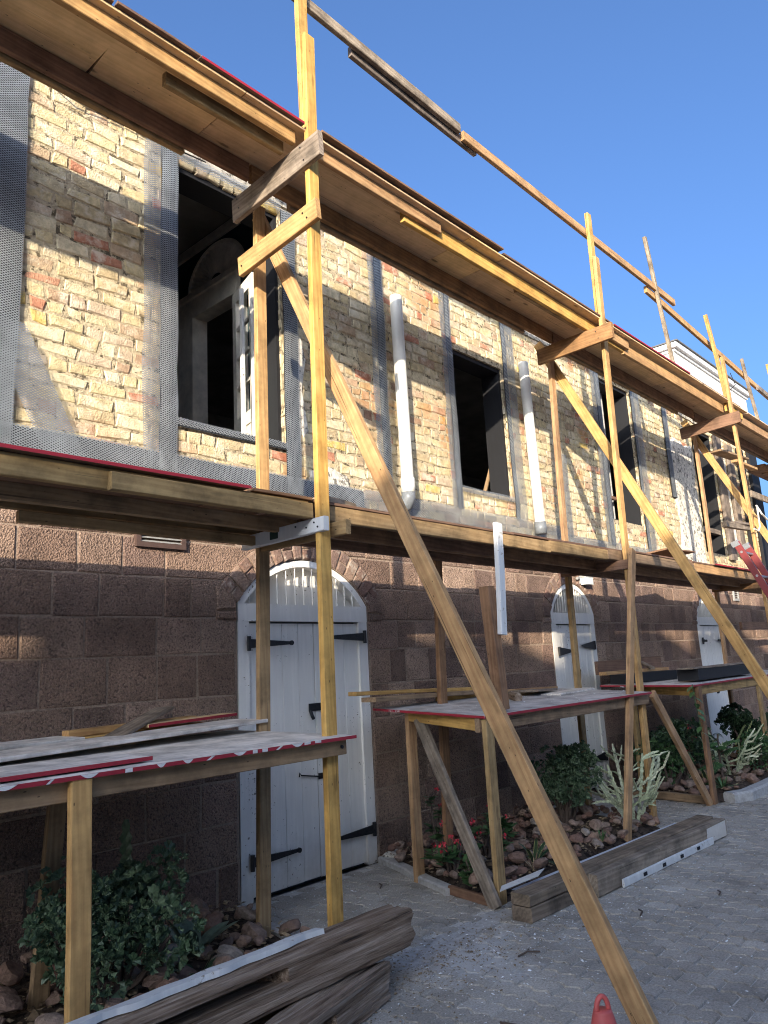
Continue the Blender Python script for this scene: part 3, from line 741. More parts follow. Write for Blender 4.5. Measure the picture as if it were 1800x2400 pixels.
# hasp, padlock, hook on the first door
hs = MB(); hs.box((4.19, .012, 1.275), (4.36, .024, 1.335)); hs.tube([(4.205, .02, 1.28), (4.20, -.004, 1.24), (4.215, -.004, 1.215)], .014, 8); hs.tube([(4.37, .005, 1.325), (4.385, -.012, 1.33), (4.40, .0, 1.30), (4.40, .0, 1.24)], .013, 8); hs.build('hasp', IRON, d1)
hk = MB(); hk.tube([(4.06, .012, .79), (4.06, .004, .82), (4.075, .004, .80), (4.28, .004, .765)], .006, 6); hk.box((4.27, .012, .745), (4.31, .024, .79)); hk.build('hook', IRON, d1)
hk = MB(); hk.box((4.30, .014, .93), (4.325, .028, .96)); hk.tube([(4.30, .01, .94), (4.335, .0, .945)], .008, 6); hk.build('hook', IRON, d1)
hk = MB(); hk.tube([(8.60, .012, 1.36), (8.60, -.002, 1.42), (8.63, -.002, 1.46), (8.66, -.002, 1.42), (8.66, .012, 1.30)], .009, 6); hk.build('hasp', IRON, d2)
hk = MB(); hk.box((13.29, .01, .86), (13.35, .03, .885)); hk.tube([(13.31, .01, .87), (13.31, -.01, .93)], .012, 6); hk.build('hasp', IRON, d3)
# vents
def vent(x0, x1, z0, z1, fr, label):
    y = -.03; t = .035; mb = MB(); mb.box((x0, y, z0), (x0+t, .02, z1)); mb.box((x1-t, y, z0), (x1, .02, z1)); mb.box((x0+t, y, z0), (x1-t, .02, z0+t)); mb.box((x0+t, y, z1-t), (x1-t, .02, z1))
    v = tag(mb.build('vent', fr, bld), label)
    MB().box((x0+t, .012, z0+t), (x1-t, .015, z1-t)).build('vent_back', BLACKWOOD, v)
    n = 7
    for i in range(n):
        z_ = z0+t+(z1-z0-2*t)*(i+.5)/n; s = MB(); s.add([(x0+t, -.024, z_-.010), (x1-t, -.024, z_-.010), (x1-t, .006, z_+.006), (x0+t, .006, z_+.006), (x0+t, -.024, z_-.006), (x1-t, -.024, z_-.006), (x1-t, .006, z_+.010), (x0+t, .006, z_+.010)], [(0, 1, 5, 4), (4, 5, 6, 7), (3, 2, 1, 0)])
        s.build('slat', GREYMETAL, v)
vent(2.63, 3.02, 2.49, 2.74, BROWNMETAL, 'brown-framed vent with pale slats in the stone wall left of the first door')
vent(14.66, 14.93, 2.44, 2.74, GREYMETAL, 'pale louvred vent in the stone at the far end')
# white panelled parapet on the far end of the roof
pp = MB(); pp.box((13.45, .02, 6.1), (17.50, .75, 7.02)); par = tag(pp.build('parapet', FARWHITE, bld), 'white boarded parapet above the far end of the roof')
cn = MB(); cn.box((13.42, -.01, 7.0), (17.53, .78, 7.06)); cn.box((13.36, -.07, 7.06), (17.59, .84, 7.16)); cn.build('parapet_cornice', FARWHITE, par)
cp = MB(); cp.box((13.33, -.10, 7.162), (17.62, .87, 7.185)); cp.build('parapet_capping', m_simple('dark_capping', (.12, .12, .12), .7), par)
for i in range(5): MB().box((13.47, .014, 6.20+i*.15), (17.48, .0195, 6.346+i*.15)).build('parapet_board', FARWHITE, par)
MB().tube([(16.0, -.16, 7.2), (16.1, -.2, 6.95), (15.9, -.06, 6.75), (15.75, -.03, 6.45)], .008, 5).build('parapet_cable', IRON, par)
MB().box((8.75, .05, 6.15), (8.95, .3, 6.66)).build('brick_stub', BRICK, bld)
MB().box((15.2, -.1, 6.15), (15.32, .1, 6.60)).build('brick_stub', BRICK, bld)

# pipes and lamp fixed to the facade
def pipe(name, x, z0, z1, label, dx, elbow):
    t = thing(name, label, 'pipe', (x, -.1, z0), 'cream drainpipes on the brick wall')
    y = -.12
    body = MB(); n = 16; r_ = .062
    pts = [(x+dx, y, z0+.06), (x+dx*.5, y, (z0+z1)/2), (x, y, z1)]
    body.tube(pts, r_, n, cap=False); body.tube([(x, y, z1), (x, y, z1-.3)], r_-.006, n, cap=False); body.build('pipe_body', PVC, t, True)
    cl = MB(); cl.tube([(x+dx, y, z0+.02), (x+dx, y, z0+.16)], r_+.008, n); cl.build('collar', PVC if elbow else PVC_GREY, t, True)
    if elbow:
        e = MB(); e.tube([(x+dx, y, z0+.03), (x+dx, y, z0-.03), (x+dx, y+.03, z0-.09), (x+dx, y+.10, z0-.12)], r_+.006, n); e.build('elbow', PVC_GREY, t, True)
pipe('drainpipe', 5.41, 3.20, 5.26, 'cream upright pipe with grey elbow, right of the fanlight window', .015, True)
pipe('drainpipe', 7.78, 3.02, 5.19, 'cream upright pipe right of the shorter second window', .05, False)
lt = thing('wall_lamp', 'small bulkhead lamp on the arch of the second door', 'lamp', (8.93, -.05, 2.48))
lm = MB(); lm.box((8.83, -.03, 2.50), (9.03, .0, 2.60)); lm.box((8.84, -.12, 2.575), (9.02, -.03, 2.60)); lm.tube([(8.80, -.04, 2.57), (8.72, -.05, 2.56)], .018, 8); lm.build('housing', GREYMETAL, lt)
lm = MB(); lm.box((8.845, -.12, 2.485), (9.015, -.031, 2.573)); lm.build('diffuser', GLASS_LAMP, lt)

# ------------------------------------------------------------------ the scaffold
sca = thing('timber_scaffold', 'two-level scaffold of yellow pine posts, braces and plywood decks along the facade', 'scaffold', (3.1, -1.4, 0))
def post(p0, p1, mat=PINE, name='post', w=.09, t=.042): return board(name, p0, p1, w, t, mat, sca, up=(0, 1, 0), bow=.008)
# inner posts
post((3.155, -.66, 0), (3.215, -.66, 2.60), PINE_OLD); post((3.225, -.655, 2.62), (3.245, -.655, 5.03))
post((7.37, -.64, 0), (7.42, -.64, 2.56), PINE_OLD); post((7.43, -.635, 2.62), (7.53, -.635, 5.03), PINE)
post((11.95, -.64, 0), (11.95, -.64, 2.56), PINE); post((11.95, -.635, 2.62), (11.95, -.635, 5.03), PINE)
post((5.03, -.64, 0), (5.14, -.64, 2.50), PINE_RED)
# outer posts, with the guard-rail lengths sistered behind
post((3.085, -1.38, 0), (3.13, -1.38, 5.96)); post((3.125, -1.336, 5.20), (3.115, -1.336, 6.95))
post((7.22, -1.38, 0), (7.41, -1.38, 5.93)); post((7.42, -1.336, 5.28), (7.43, -1.336, 6.50))
post((11.95, -1.38, 0), (11.40, -1.38, 5.86)); post((11.47, -1.336, 5.25), (11.05, -1.336, 6.45))
post((9.60, -1.30, 5.2), (9.16, -1.30, 6.95), GREYWOOD, 'guard_post', .06); post((13.12, -1.30, 5.2), (12.69, -1.30, 6.22), GREYWOOD, 'guard_post', .07); post((14.6, -1.33, 5.1), (14.1, -1.33, 6.5), PINE, 'guard_post')
post((16.0, -1.38, 0), (15.6, -1.38, 6.1)); post((15.9, -.64, 0), (15.9, -.64, 5.0))
# the raking braces
def brace(x, ya, za, yb, zb, mat=PINE, w=.10): return board('brace', (x, ya, za), (x, yb, zb), .043, w, mat, sca, up=(0, -.45, .2), bow=.006)
brace(3.31, -.56, 5.03, -3.06, -.01, PINE, .105); brace(7.60, -.45, 5.27, -3.05, -.01, PINE, .105); brace(12.02, -.47, 5.22, -3.0, -.01, PINE)
board('brace', (16.0, -.5, 5.1), (16.0, -3.0, 0), .043, .10, PINE, sca, up=(0, -.45, .2))
# cross ties
def tie(x, ya, yb, za, zb, h, mat, name='cross_tie'): return board(name, (x, ya, za), (x, yb, zb), .04, h, mat, sca, up=(0, 0, 1), bow=.002)
tie(3.060, -.60, -1.54, 4.93, 4.99, .185, GREYWOOD); tie(3.062, -.66, -1.49, 4.46, 4.535, .15, PINE)
w_t = tie(3.060, -.655, -1.455, 2.445, 2.455, .088, WHITE_OLD); tag(w_t, 'white-painted cross tie with a dark sticker')
MB().box((3.0375, -1.03, 2.425), (3.0392, -.95, 2.475)).build('sticker', m_simple('dark_sticker', (.02, .045, .035), .5), w_t)
tie(3.20, -.62, -1.50, 2.44, 2.44, .088, PINE_OLD)
tie(7.215, -.655, -1.56, 4.925, 4.945, .18, PINE_RED); tie(7.25, -.66, -1.42, 2.475, 2.475, .095, PINE_RED)
tie(11.42, -.62, -1.50, 4.85, 4.905, .175, PINE_RED); tie(11.72, -.66, -1.42, 2.465, 2.455, .085, PINE_RED)
tie(15.5, -.6, -1.5, 4.93, 4.93, .17, PINE_OLD)
R = random.Random(77)
for (x, pts) in ((3.038, ((-.66, 5.0), (-.68, 4.92), (-1.36, 5.04), (-1.39, 4.93), (-.70, 4.45), (-1.36, 4.55), (-1.40, 4.50), (-.69, 2.45), (-1.37, 2.47), (-1.40, 2.44), (-1.30, 2.45), (-1.2, 2.47))), (7.193, ((-.67, 4.95), (-1.38, 4.98), (-1.40, 4.90))), (11.398, ((-.66, 4.87), (-1.39, 4.92)))):
    for (y, z) in pts: MB().tube([(x+.004, y, z), (x-.003, y, z)], .006, 7).build('nail', IRON, sca)
MB().tube([(3.10, -1.468, 1.165), (3.10, -1.476, 1.165)], .010, 8).build('nail', IRON, sca)
# upper deck: stringers and sheets
ZS = 5.035
for (xa, xb, y, mt, dz) in ((-2.0, 3.03, -1.305, PINE, .045), (3.16, 4.62, -1.302, PINE, .05), (4.2, 8.2, -1.258, PINE, 0), (7.5, 8.15, -1.304, PINE, .03), (8.1, 11.42, -1.262, PINE, -.02), (11.5, 12.2, -1.300, PINE, .02), (12.0, 15.6, -1.262, PINE, -.02), (15.4, 18.5, -1.30, PINE, -.02)):
    board('stringer', (xa, y, ZS+.07+dz), (xb, y, ZS+.07+dz), .042, .13, mt, sca)
for (xa, xb, dz) in ((-2.0, 3.0, 0), (3.02, 7.2, 0), (7.22, 11.4, 0), (11.42, 18.5, -.02)):
    board('stringer', (xa, -.84, ZS+.07+dz), (xb, -.84, ZS+.07+dz), .042, .135, PINE_RED, sca)
    board('stringer', (xa+.4, -.79, ZS+.03+dz), (xb-.5, -.79, ZS+.03+dz), .042, .09, PINE_OLD, sca)
for (xa, xb) in ((2.10, 3.0), (5.9, 7.1), (6.4, 7.1), (12.3, 13.6)): board('doubler', (xa, -1.215, ZS+.055), (xb, -1.215, ZS+.055), .04, .09, PINE_OLD, sca)
def sheet(xa, xb, ya, yb, z, mat, name='plywood_sheet', edge=None, t=.018, tilt=0.0, parent=None):
    o = board(name, (xa, (ya+yb)/2, z), (xb, (ya+yb)/2, z+tilt), abs(yb-ya), t, mat, parent or sca, bow=.003, ch=.002)
    if edge:
        e = MB(); yf = min(ya, yb); e.add([(xa, yf-.0022, z-t/2), (xb, yf-.0022, z+tilt-t/2), (xb, yf-.0022, z+tilt+t/2), (xa, yf-.0022, z+t/2)], [(0, 1, 2, 3)])
        e.build('painted_edge', edge, o if parent is None else o)
    return o
ZP = ZS+.155
xs = [-2.0, -.6, 1.80, 2.58, 5.0, 5.50, 7.90, 9.9, 12.3, 14.7, 18.5]
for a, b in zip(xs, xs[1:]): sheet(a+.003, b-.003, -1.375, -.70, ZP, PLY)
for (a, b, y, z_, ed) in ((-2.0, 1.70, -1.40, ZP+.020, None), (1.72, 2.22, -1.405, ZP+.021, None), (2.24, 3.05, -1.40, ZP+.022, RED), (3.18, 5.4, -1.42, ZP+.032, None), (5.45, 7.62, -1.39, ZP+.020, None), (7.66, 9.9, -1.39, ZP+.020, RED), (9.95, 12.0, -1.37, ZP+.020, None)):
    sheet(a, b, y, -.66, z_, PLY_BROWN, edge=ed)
for (a, b, z_) in ((-2, 1.4, ZP+.042), (3.3, 5.2, ZP+.053), (7.7, 9.6, ZP+.042)): sheet(a, b, -1.36, -.62, z_, PLY_BROWN)  # extra plywood layer added to thicken the deck's shadow on the wall
# lower deck
ZL = 2.49
for (xa, xb, y, z_, h, mt) in ((-2.0, 3.04, -1.300, ZL+.070, .105, PINE_OLD), (1.74, 3.04, -1.344, ZL+.055, .09, PINE_OLD), (3.16, 5.9, -1.302, ZL+.065, .10, PINE_OLD), (5.9, 7.0, -1.302, ZL+.075, .10, PINE_OLD), (7.02, 9.3, -1.30, ZL+.085, .10, PINE_OLD), (9.3, 11.3, -1.302, ZL+.09, .11, PINE), (11.3, 17.5, -1.30, ZL+.09, .11, PINE_OLD),
                             (-2.0, 3.2, -1.02, ZL+.02, .09, PINE_OLD), (1.54, 3.05, -.78, ZL-.045, .06, PINE_OLD), (-2, 3.3, -.74, ZL+.045, .09, PINE_OLD), (3.1, 7.3, -.76, ZL+.02, .12, PINE_RED), (4.2, 5.4, -1.06, ZL+.02, .09, PINE_RED), (7.2, 11.9, -.76, ZL+.02, .12, PINE_RED), (3.2, 7.3, -1.05, ZL+.02, .10, PINE_RED), (7.2, 12, -1.05, ZL+.02, .10, PINE_RED), (11.8, 17.5, -.78, ZL+.02, .12, PINE_RED)):
    board('stringer', (xa, y, z_), (xb, y, z_), .042, h, mt, sca)
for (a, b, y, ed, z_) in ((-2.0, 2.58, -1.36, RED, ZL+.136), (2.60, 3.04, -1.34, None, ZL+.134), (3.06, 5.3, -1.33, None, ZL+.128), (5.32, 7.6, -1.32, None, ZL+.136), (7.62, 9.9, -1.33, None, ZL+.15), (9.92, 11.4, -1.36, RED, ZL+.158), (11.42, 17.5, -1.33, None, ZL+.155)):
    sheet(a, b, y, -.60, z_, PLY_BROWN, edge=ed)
board('doubler', (9.0, -1.34, ZL+.11), (9.14, -1.34, ZL+.11), .04, .10, PINE_RED, sca)
# guard rail
for (xa, xb) in ((-2.0, 3.0), (3.05, 7.3), (7.35, 11.6), (11.65, 16.5)): board('shadow_board', (xa, -.675, ZP+.155), (xb, -.675, ZP+.150), .04, .18, PINE_OLD, sca)  # unseen boards added on the deck's inner edge to raise its shadow's top
board('guard_rail', (1.9, -1.290, 6.37), (5.05, -1.290, 6.325), .042, .09, GREYWOOD, sca); board('guard_rail', (3.7, -1.245, 6.30), (5.35, -1.245, 6.27), .04, .09, GREYWOOD, sca)
board('guard_rail', (5.1, -1.288, 6.285), (9.95, -1.288, 6.285), .042, .09, PINE, sca); board('guard_rail', (9.1, -1.245, 6.205), (14.4, -1.245, 5.90), .042, .09, PINE, sca)
board('guard_rail', (13.4, -1.29, 5.90), (17.5, -1.29, 5.75), .042, .09, GREYWOOD, sca)
# short prop with white board between the middle table and the lower deck; leaning light strut
board('prop', (4.745, -1.455, 1.245), (4.672, -1.455, 2.14), .09, .085, PINE_RED, sca, up=(0, 1, 0))
tag(board('prop', (4.735, -1.52, 1.78), (4.790, -1.52, 2.62), .075, .04, WHITE_OLD, sca, up=(0, 1, 0)), 'white-painted board nailed upright to a brown prop')
board('prop', (6.44, -1.475, 0), (7.235, -1.475, 2.61), .09, .042, PINE, sca, up=(0, 1, 0))
# bits at the far end
for (p0, p1, w_, t_, mt) in (((12.0, -.9, 4.62), (13.0, -1.0, 4.62), .2, .03, PINE_OLD), ((12.2, -1.1, 4.45), (13.2, -1.1, 4.47), .1, .04, PINE), ((12.8, -.62, 3.58), (14.4, -.62, 3.66), .09, .09, GREYWOOD), ((13.3, -.55, 3.66), (14.5, -.65, 3.72), .2, .04, GREYWOOD), ((14.6, -.6, 4.34), (19, -.6, 4.36), .04, .12, GREYWOOD), ((15.2, -.6, 4.92), (21, -.6, 4.95), .3, .12, PINE_RED), ((14.6, -.62, 1.95), (18, -.62, 1.97), .04, .10, PINE_RED), ((12.9, -.62, 1.93), (14.6, -.62, 1.95), .04, .12, PINE_RED), ((14.3, -.7, 0), (14.3, -.7, 3.6), .04, .1, PINE), ((13.6, -.9, 2.65), (13.6, -.9, 3.5), .04, .1, PINE)):
    board('ledger', p0, p1, w_, t_, mt, sca)
tag(mk('plank', board_mesh(1.15, .34, .02, 991), PLY_BROWN, None, Matrix.Translation((9.4, -.98, 2.80)) @ Matrix.Rotation(rad(4), 4, 'Z') @ Matrix.Rotation(rad(-6), 4, 'X') @ Matrix.Rotation(rad(-3), 4, 'Y')), 'dark plywood offcut tilted on the lower deck, below the third window', 'plank')
tag(board('timber_block', (3.28, -1.15, 2.665), (3.62, -1.08, 2.665), .14, .075, GREYWOOD), 'short grey timber block lying on the lower deck by the fanlight window', 'block')
rp = MB(); rp.tube([(11.75, -1.44, 3.62), (11.85, -1.47, 3.50), (12.1, -1.46, 3.45), (12.6, -1.44, 3.42)], .014, 6); rp.tube([(11.78, -1.44, 3.60), (11.7, -1.46, 3.30), (11.6, -1.46, 3.22), (11.45, -1.45, 3.24)], .012, 6)
tag(rp.build('rope', ROPE), 'pale rope looped round a far scaffold post above the ladder', 'rope')

# ------------------------------------------------------------------ work tables of plywood on timber legs
def table(label, x0, x1, zf, zb, legs, rails, ply, edge_marks, loc):
    t = thing('work_table', label, 'table', loc, 'plywood work tables along the wall')
    for (p0, p1, mt) in legs: board('leg', p0, p1, .09, .042, mt, t, up=(0, 1, 0))
    for (p0, p1, h, mt) in rails: board('rail', p0, p1, .04, h, mt, t)
    (xa, xb, ya, yb) = ply; z0, z1 = zf, zb; th = .018
    o = MB().add([(xa, ya, z0), (xb, ya, z0), (xb, yb, z1), (xa, yb, z1), (xa, ya, z0+th), (xb, ya, z0+th), (xb, yb, z1+th), (xa, yb, z1+th)], [(0, 3, 2, 1), (4, 5, 6, 7), (0, 1, 5, 4), (1, 2, 6, 5), (2, 3, 7, 6), (3, 0, 4, 7)]).build('tabletop', PLY_TOP, t)
    e = MB(); e.add([(xa, ya-.002, z0), (xb, ya-.002, z0), (xb, ya-.002, z0+th), (xa, ya-.002, z0+th)], [(0, 1, 2, 3)]); e.add([(xa-.002, ya, z0), (xa-.002, ya, z0+th), (xa-.002, yb, z1+th), (xa-.002, yb, z1)], [(0, 1, 2, 3)])
    e.build('painted_edge', RED, o)
    return t, o
t1, top1 = table('long work table with red-edged plywood top in the left foreground', .6, 3.17, 1.206, 1.215,
    [((1.575, -1.49, 0), (1.56, -1.49, 1.205), PINE), ((1.80, -.62, 0), (1.88, -.62, 1.2), PINE_OLD), ((.2, -1.49, 0), (.2, -1.49, 1.2), PINE), ((.3, -.6, 0), (.3, -.6, 1.2), PINE_OLD)],
    [((-.2, -1.447, 1.160), (3.14, -1.447, 1.165), .088, PINE_OLD), ((-.2, -.50, 1.16), (3.0, -.50, 1.16), .088, PINE_OLD), ((-.1, -1.43, 1.16), (-.1, -.52, 1.16), .088, PINE_OLD)], (-.3, 3.175, -1.515, -.32), True, (1.5, -1, 0))
# cut-off stencil letters along the front edge of the first table: white shapes on the red
R = random.Random(5); xk = 1.20
while xk < 2.7:
    wd = R.choice((.035, .05, .06, .03)); kind = R.random(); m_ = MB(); y = -1.5185; za, zb = 1.2065, 1.2235
    if kind < .45: m_.add([(xk, y, za), (xk+wd, y, za), (xk+wd, y, zb), (xk, y, zb)], [(0, 1, 2, 3)])
    elif kind < .8:
        n = 8; vs = [(xk+wd*1.6*i/n, y, zb) for i in range(n+1)]+[(xk+wd*1.6*i/n, y, zb-(zb-za)*math.sin(math.pi*i/n)) for i in range(n, -1, -1)]; m_.add(vs, [tuple(range(len(vs)))]); wd *= 1.6
    else: m_.add([(xk, y, za), (xk+wd*.4, y, za), (xk+wd, y, zb), (xk+wd*.6, y, zb)], [(0, 1, 2, 3)])
    m_.build('stencil_mark', LETTER, top1); xk += wd+R.uniform(.03, .13)
board('painted_edge', (2.78, -1.5165, 1.2175), (2.90, -1.5165, 1.2175), .003, .014, LETTER, top1)
t2, top2 = table('middle work table with loose boards on top, between the first and second doors', 4.5, 7.3, 1.206, 1.262,
    [((4.505, -1.487, 0), (4.505, -1.487, 1.2), PINE_OLD), ((4.64, -.66, 0), (4.64, -.66, 1.25), PINE)],
    [((4.44, -1.445, 1.160), (7.27, -1.430, 1.158), .095, PINE_OLD), ((4.62, -.66, 1.215), (4.49, -1.44, 1.160), .09, PINE), ((4.7, -.62, 1.215), (7.3, -.62, 1.215), .09, PINE_OLD)], (4.44, 7.20, -1.515, -.45), False, (5.8, -1, 0))
board('diagonal_brace', (4.40, -1.52, 0), (4.60, -.78, 1.19), .09, .042, GREYWOOD, t2, up=(1, 0, 0))
board('diagonal_brace', (8.405, -1.478, 0), (7.30, -1.478, 1.20), .042, .09, PINE, t2, up=(0, 0, 1))
t3, top3 = table('far work table carrying two black beams, beyond the second door', 8.4, 11, 1.212, 1.235,
    [((8.475, -1.50, 0), (8.42, -1.50, 1.21), PINE_RED), ((10.60, -1.46, 0), (10.57, -1.46, 1.2), PINE_OLD), ((8.7, -.62, 0), (8.7, -.62, 1.2), PINE_OLD), ((12.07, -.6, 0), (12.05, -.6, 1.2), PINE_RED), ((12.3, -1.46, 0), (12.3, -1.46, 1.2), PINE_OLD)],
    [((8.42, -1.455, 1.160), (12.5, -1.445, 1.152), .095, PINE_OLD), ((8.85, -.62, 1.175), (8.40, -1.43, 1.160), .095, PINE), ((8.6, -.62, 1.165), (12.5, -.62, 1.165), .09, PINE_OLD)], (8.25, 12.5, -1.515, -.45), False, (10, -1, 0))
def lettering(txt, size, M, parent):
    cu = bpy.data.curves.new('t', 'FONT'); cu.body = txt; cu.size = size; cu.extrude = 0.0003
    ob = bpy.data.objects.new('t', cu); col.objects.link(ob)
    dg = bpy.context.evaluated_depsgraph_get(); m = bpy.data.meshes.new_from_object(ob.evaluated_get(dg))
    bpy.data.objects.remove(ob)
    m.materials.clear(); mk('lettering', m, LETTER, parent, M)
lettering('MILL - 3.500', .022, Matrix(((0, 0, -1, 8.2465), (-1, 0, 0, -.70), (0, 1, 0, 1.2225), (0, 0, 0, 1))), top3)
lettering('MILL - 3.500', .022, Matrix(((0, 0, -1, 4.4365), (-1, 0, 0, -.62), (0, 1, 0, 1.2505), (0, 0, 0, 1))), top2)

# loose boards on the tables
def loose(name, p0, p1, w, t, mat, label, cat='board', up=(0, 0, 1), group=None, edge=False):
    o = board(name, p0, p1, w, t, mat, None, up); tag(o, label, cat, group)
    if edge:
        L = (V(p1)-V(p0)).length; m_ = MB()
        m_.add([(-L/2+.002, -w/2-.002, -t/2), (L/2-.002, -w/2-.002, -t/2), (L/2-.002, -w/2-.002, t/2), (-L/2+.002, -w/2-.002, t/2)], [(0, 1, 2, 3)])
        mk('painted_edge', m_.mesh(), RED, o, W[o])
    return o
loose('plywood_strip', (.5, -.76, 1.243), (3.18, -.52, 1.295), .36, .022, PLY_TOP, 'long dusty white plywood strip lying across the left table')
loose('plywood_offcut', (.3, -1.27, 1.242), (1.93, -1.20, 1.242), .44, .018, PLY_TOP, 'short red-edged plywood piece at the front of the left table', edge=True)
loose('plywood_offcut', (.6, -.30, 1.285), (2.12, -.22, 1.285), .34, .018, PLY_TOP, 'plain plywood piece near the wall at the left table edge')
loose('board', (2.10, -.22, 1.262), (3.05, -.20, 1.275), .12, .04, PINE, 'lower of two yellow boards against the wall on the left table')
loose('board', (2.11, -.17, 1.305), (3.0, -.14, 1.32), .09, .04, PINE, 'upper of two yellow boards against the wall on the left table')
loose('board', (2.22, -.50, 1.275), (2.80, -.12, 1.405), .13, .02, GREYWOOD, 'grey board leaning diagonally over the yellow boards on the left table')
loose('board', (2.50, -.33, 1.318), (3.24, -.22, 1.330), .15, .018, PLY, 'red-edged board resting on the diagonal grey board', edge=True)
zt2 = 1.24
loose('board', (4.15, -.52, 1.405), (6.0, -.42, 1.345), .09, .03, PINE, 'long thin board overhanging the left end of the middle table')
loose('board', (4.24, -.60, 1.355), (5.75, -.50, 1.325), .14, .035, PINE_OLD, 'lower plank overhanging the left end of the middle table')
loose('board', (5.22, -.48, 1.315), (5.85, -.46, 1.310), .042, .11, PINE, 'short yellow board on edge behind the long brace')
loose('board', (5.6, -.32, 1.31), (7.62, -.22, 1.265), .09, .03, PINE, 'long pale board along the wall side of the middle table')
loose('board', (5.9, -.75, 1.272), (6.6, -.60, 1.276), .1, .04, PINE_OLD, 'small dark board in the clutter on the middle table')
loose('board', (6.10, -.80, 1.306), (6.75, -.62, 1.288), .26, .018, GREYWOOD, 'rough grey board on the right half of the middle table')
loose('board', (6.3, -.95, 1.262), (7.25, -.80, 1.264), .2, .018, PLY_TOP, 'thin dusty plywood piece at the right end of the middle table')
def log(mat, L, r_, seed):
    rr = random.Random(seed); mb = MB(); n = 9; k = 6; vs = []
    for i in range(k+1):
        for a in range(n):
            q = r_*(1+rr.uniform(-.22, .22)); vs.append((-L/2+L*i/k, math.cos(2*math.pi*a/n)*q, math.sin(2*math.pi*a/n)*q))
    fs = [(i*n+a, i*n+(a+1) % n, (i+1)*n+(a+1) % n, (i+1)*n+a) for i in range(k) for a in range(n)]+[tuple(reversed(range(n))), tuple(range(k*n, (k+1)*n))]
    return mesh(vs, fs)
tag(mk('wood_offcut', log(ROTTEN, .3, .04, 4), ROTTEN, None, Matrix.Translation((5.72, -.92, 1.285)) @ Matrix.Rotation(rad(50), 4, 'Z')), 'stubby rotten wood offcut standing out on the middle table', 'offcut')
loose('black_beam', (8.36, -.62, 1.305), (9.6, -.72, 1.305), .2, .11, BLACKWOOD, 'shorter black beam near the wall on the far table', 'beam', group='black beams on the far table')
loose('black_beam', (8.78, -1.27, 1.318), (10.75, -1.28, 1.318), .24, .125, BLACKWOOD, 'long cracked black beam at the front of the far table', 'beam', group='black beams on the far table')
loose('board', (8.66, -1.30, 1.392), (10.5, -1.30, 1.394), .2, .016, GREYWOOD, 'grey board lying on top of the long black beam')
loose('board', (8.45, -.40, 1.375), (9.9, -.55, 1.375), .10, .04, PINE, 'yellow board behind the black beams on the far table')
loose('board', (8.5, -.30, 1.44), (10.3, -.32, 1.46), .04, .16, PLY_BROWN, 'brown board propped on edge against the wall behind the black beams')
loose('board', (9.35, -.62, 1.40), (9.62, -.36, 1.47), .06, .03, GREYWOOD, 'stubby board leaning across the back of the far table')

# ------------------------------------------------------------------ old timbers on the pavement
def beam_mesh(L, w, h, seed, rough=.012, mort=None, n=34):
    """a decayed beam: rings of a rounded, gouged section; mort = (x0, x1) slot cut in the front face"""
    rr = random.Random(seed); prof = []; k = 11
    for s in range(4):
        (ax, az), (bx_, bz) = [((-1, -1), (1, -1)), ((1, -1), (1, 1)), ((1, 1), (-1, 1)), ((-1, 1), (-1, -1))][s]
        if s == 3 and mort: prof += [(-1, q) for q in (1, .85, mort[3]+.03, mort[3]-.01, (mort[2]+mort[3])/2, mort[2]+.01, mort[2]-.03, -.55, -.8)]
        else:
            for i in range(k): f = i/k; prof.append((ax+(bx_-ax)*f, az+(bz-az)*f))
    m = len(prof); vs = []; fs = []
    off = [rr.uniform(0, 50) for _ in range(2)]
    for i in range(n+1):
        x = -L/2+L*i/n
        endf = max(0, (abs(x)-L/2+.12)/.12)
        for j, (py, pz) in enumerate(prof):
            c = .92 if abs(py) > .99 and abs(pz) > .99 else 1
            d = noise.noise(V((x*1.1+off[0], py*1.6, pz*1.6)))*rough*.5+noise.noise(V((x*.5, py*6+off[1], pz*6)))*rough*1.0+noise.noise(V((x*7, py*5, pz*5+off[0])))*rough*.35
            y, z = py*w/2*c, pz*h/2*c; s_ = 1+d/(w/2)-endf*.06*(1+noise.noise(V((py*3, pz*3, off[0]))))
            y, z = y*s_, z*s_
            if mort and mort[0] < x < mort[1] and py == -1 and mort[2] < pz < mort[3]: y += w*.86
            xx = x
            if i in (0, n): xx += (noise.noise(V((py*1.4, pz*1.4, off[0])))*.06+rr.uniform(-.008, .008))*(1 if i else -1)
            vs.append((xx, y, z))
    for i in range(n):
        for j in range(m): a, b = i*m+j, i*m+(j+1) % m; fs.append((a, b, b+m, a+m))
    fs += [tuple(reversed(range(m))), tuple(range(n*m, (n+1)*m))]
    return mesh(vs, fs)
def beam(name, p0, p1, w, h, mat, label, seed, rough=.012, mort=None, roll=0, group=None):
    p0, p1 = V(p0), V(p1); x = (p1-p0).normalized(); y = V((0, 0, 1)).cross(x).normalized(); z = x.cross(y)
    M_ = Matrix((x, y, z)).transposed().to_4x4(); M_.translation = (p0+p1)/2; M_ = M_ @ Matrix.Rotation(rad(roll), 4, 'X')
    me = beam_mesh((p1-p0).length, w, h, seed, rough, mort) if rough > .005 else board_mesh((p1-p0).length, w, h, seed, .006, .006)
    return tag(mk(name, me, mat, None, M_), label, 'beam', group)
G1 = 'rotten beams in the foreground'
b1 = beam('old_beam', (1.0, -1.775, .262), (3.19, -1.765, .272), .185, .175, ROTTEN, 'topmost rotten beam, white-painted along its back edge, in the foreground', 3, .014, (-1.3, .24, -.05, .66), -4, G1)
e = MB(); n = 30; vs = []
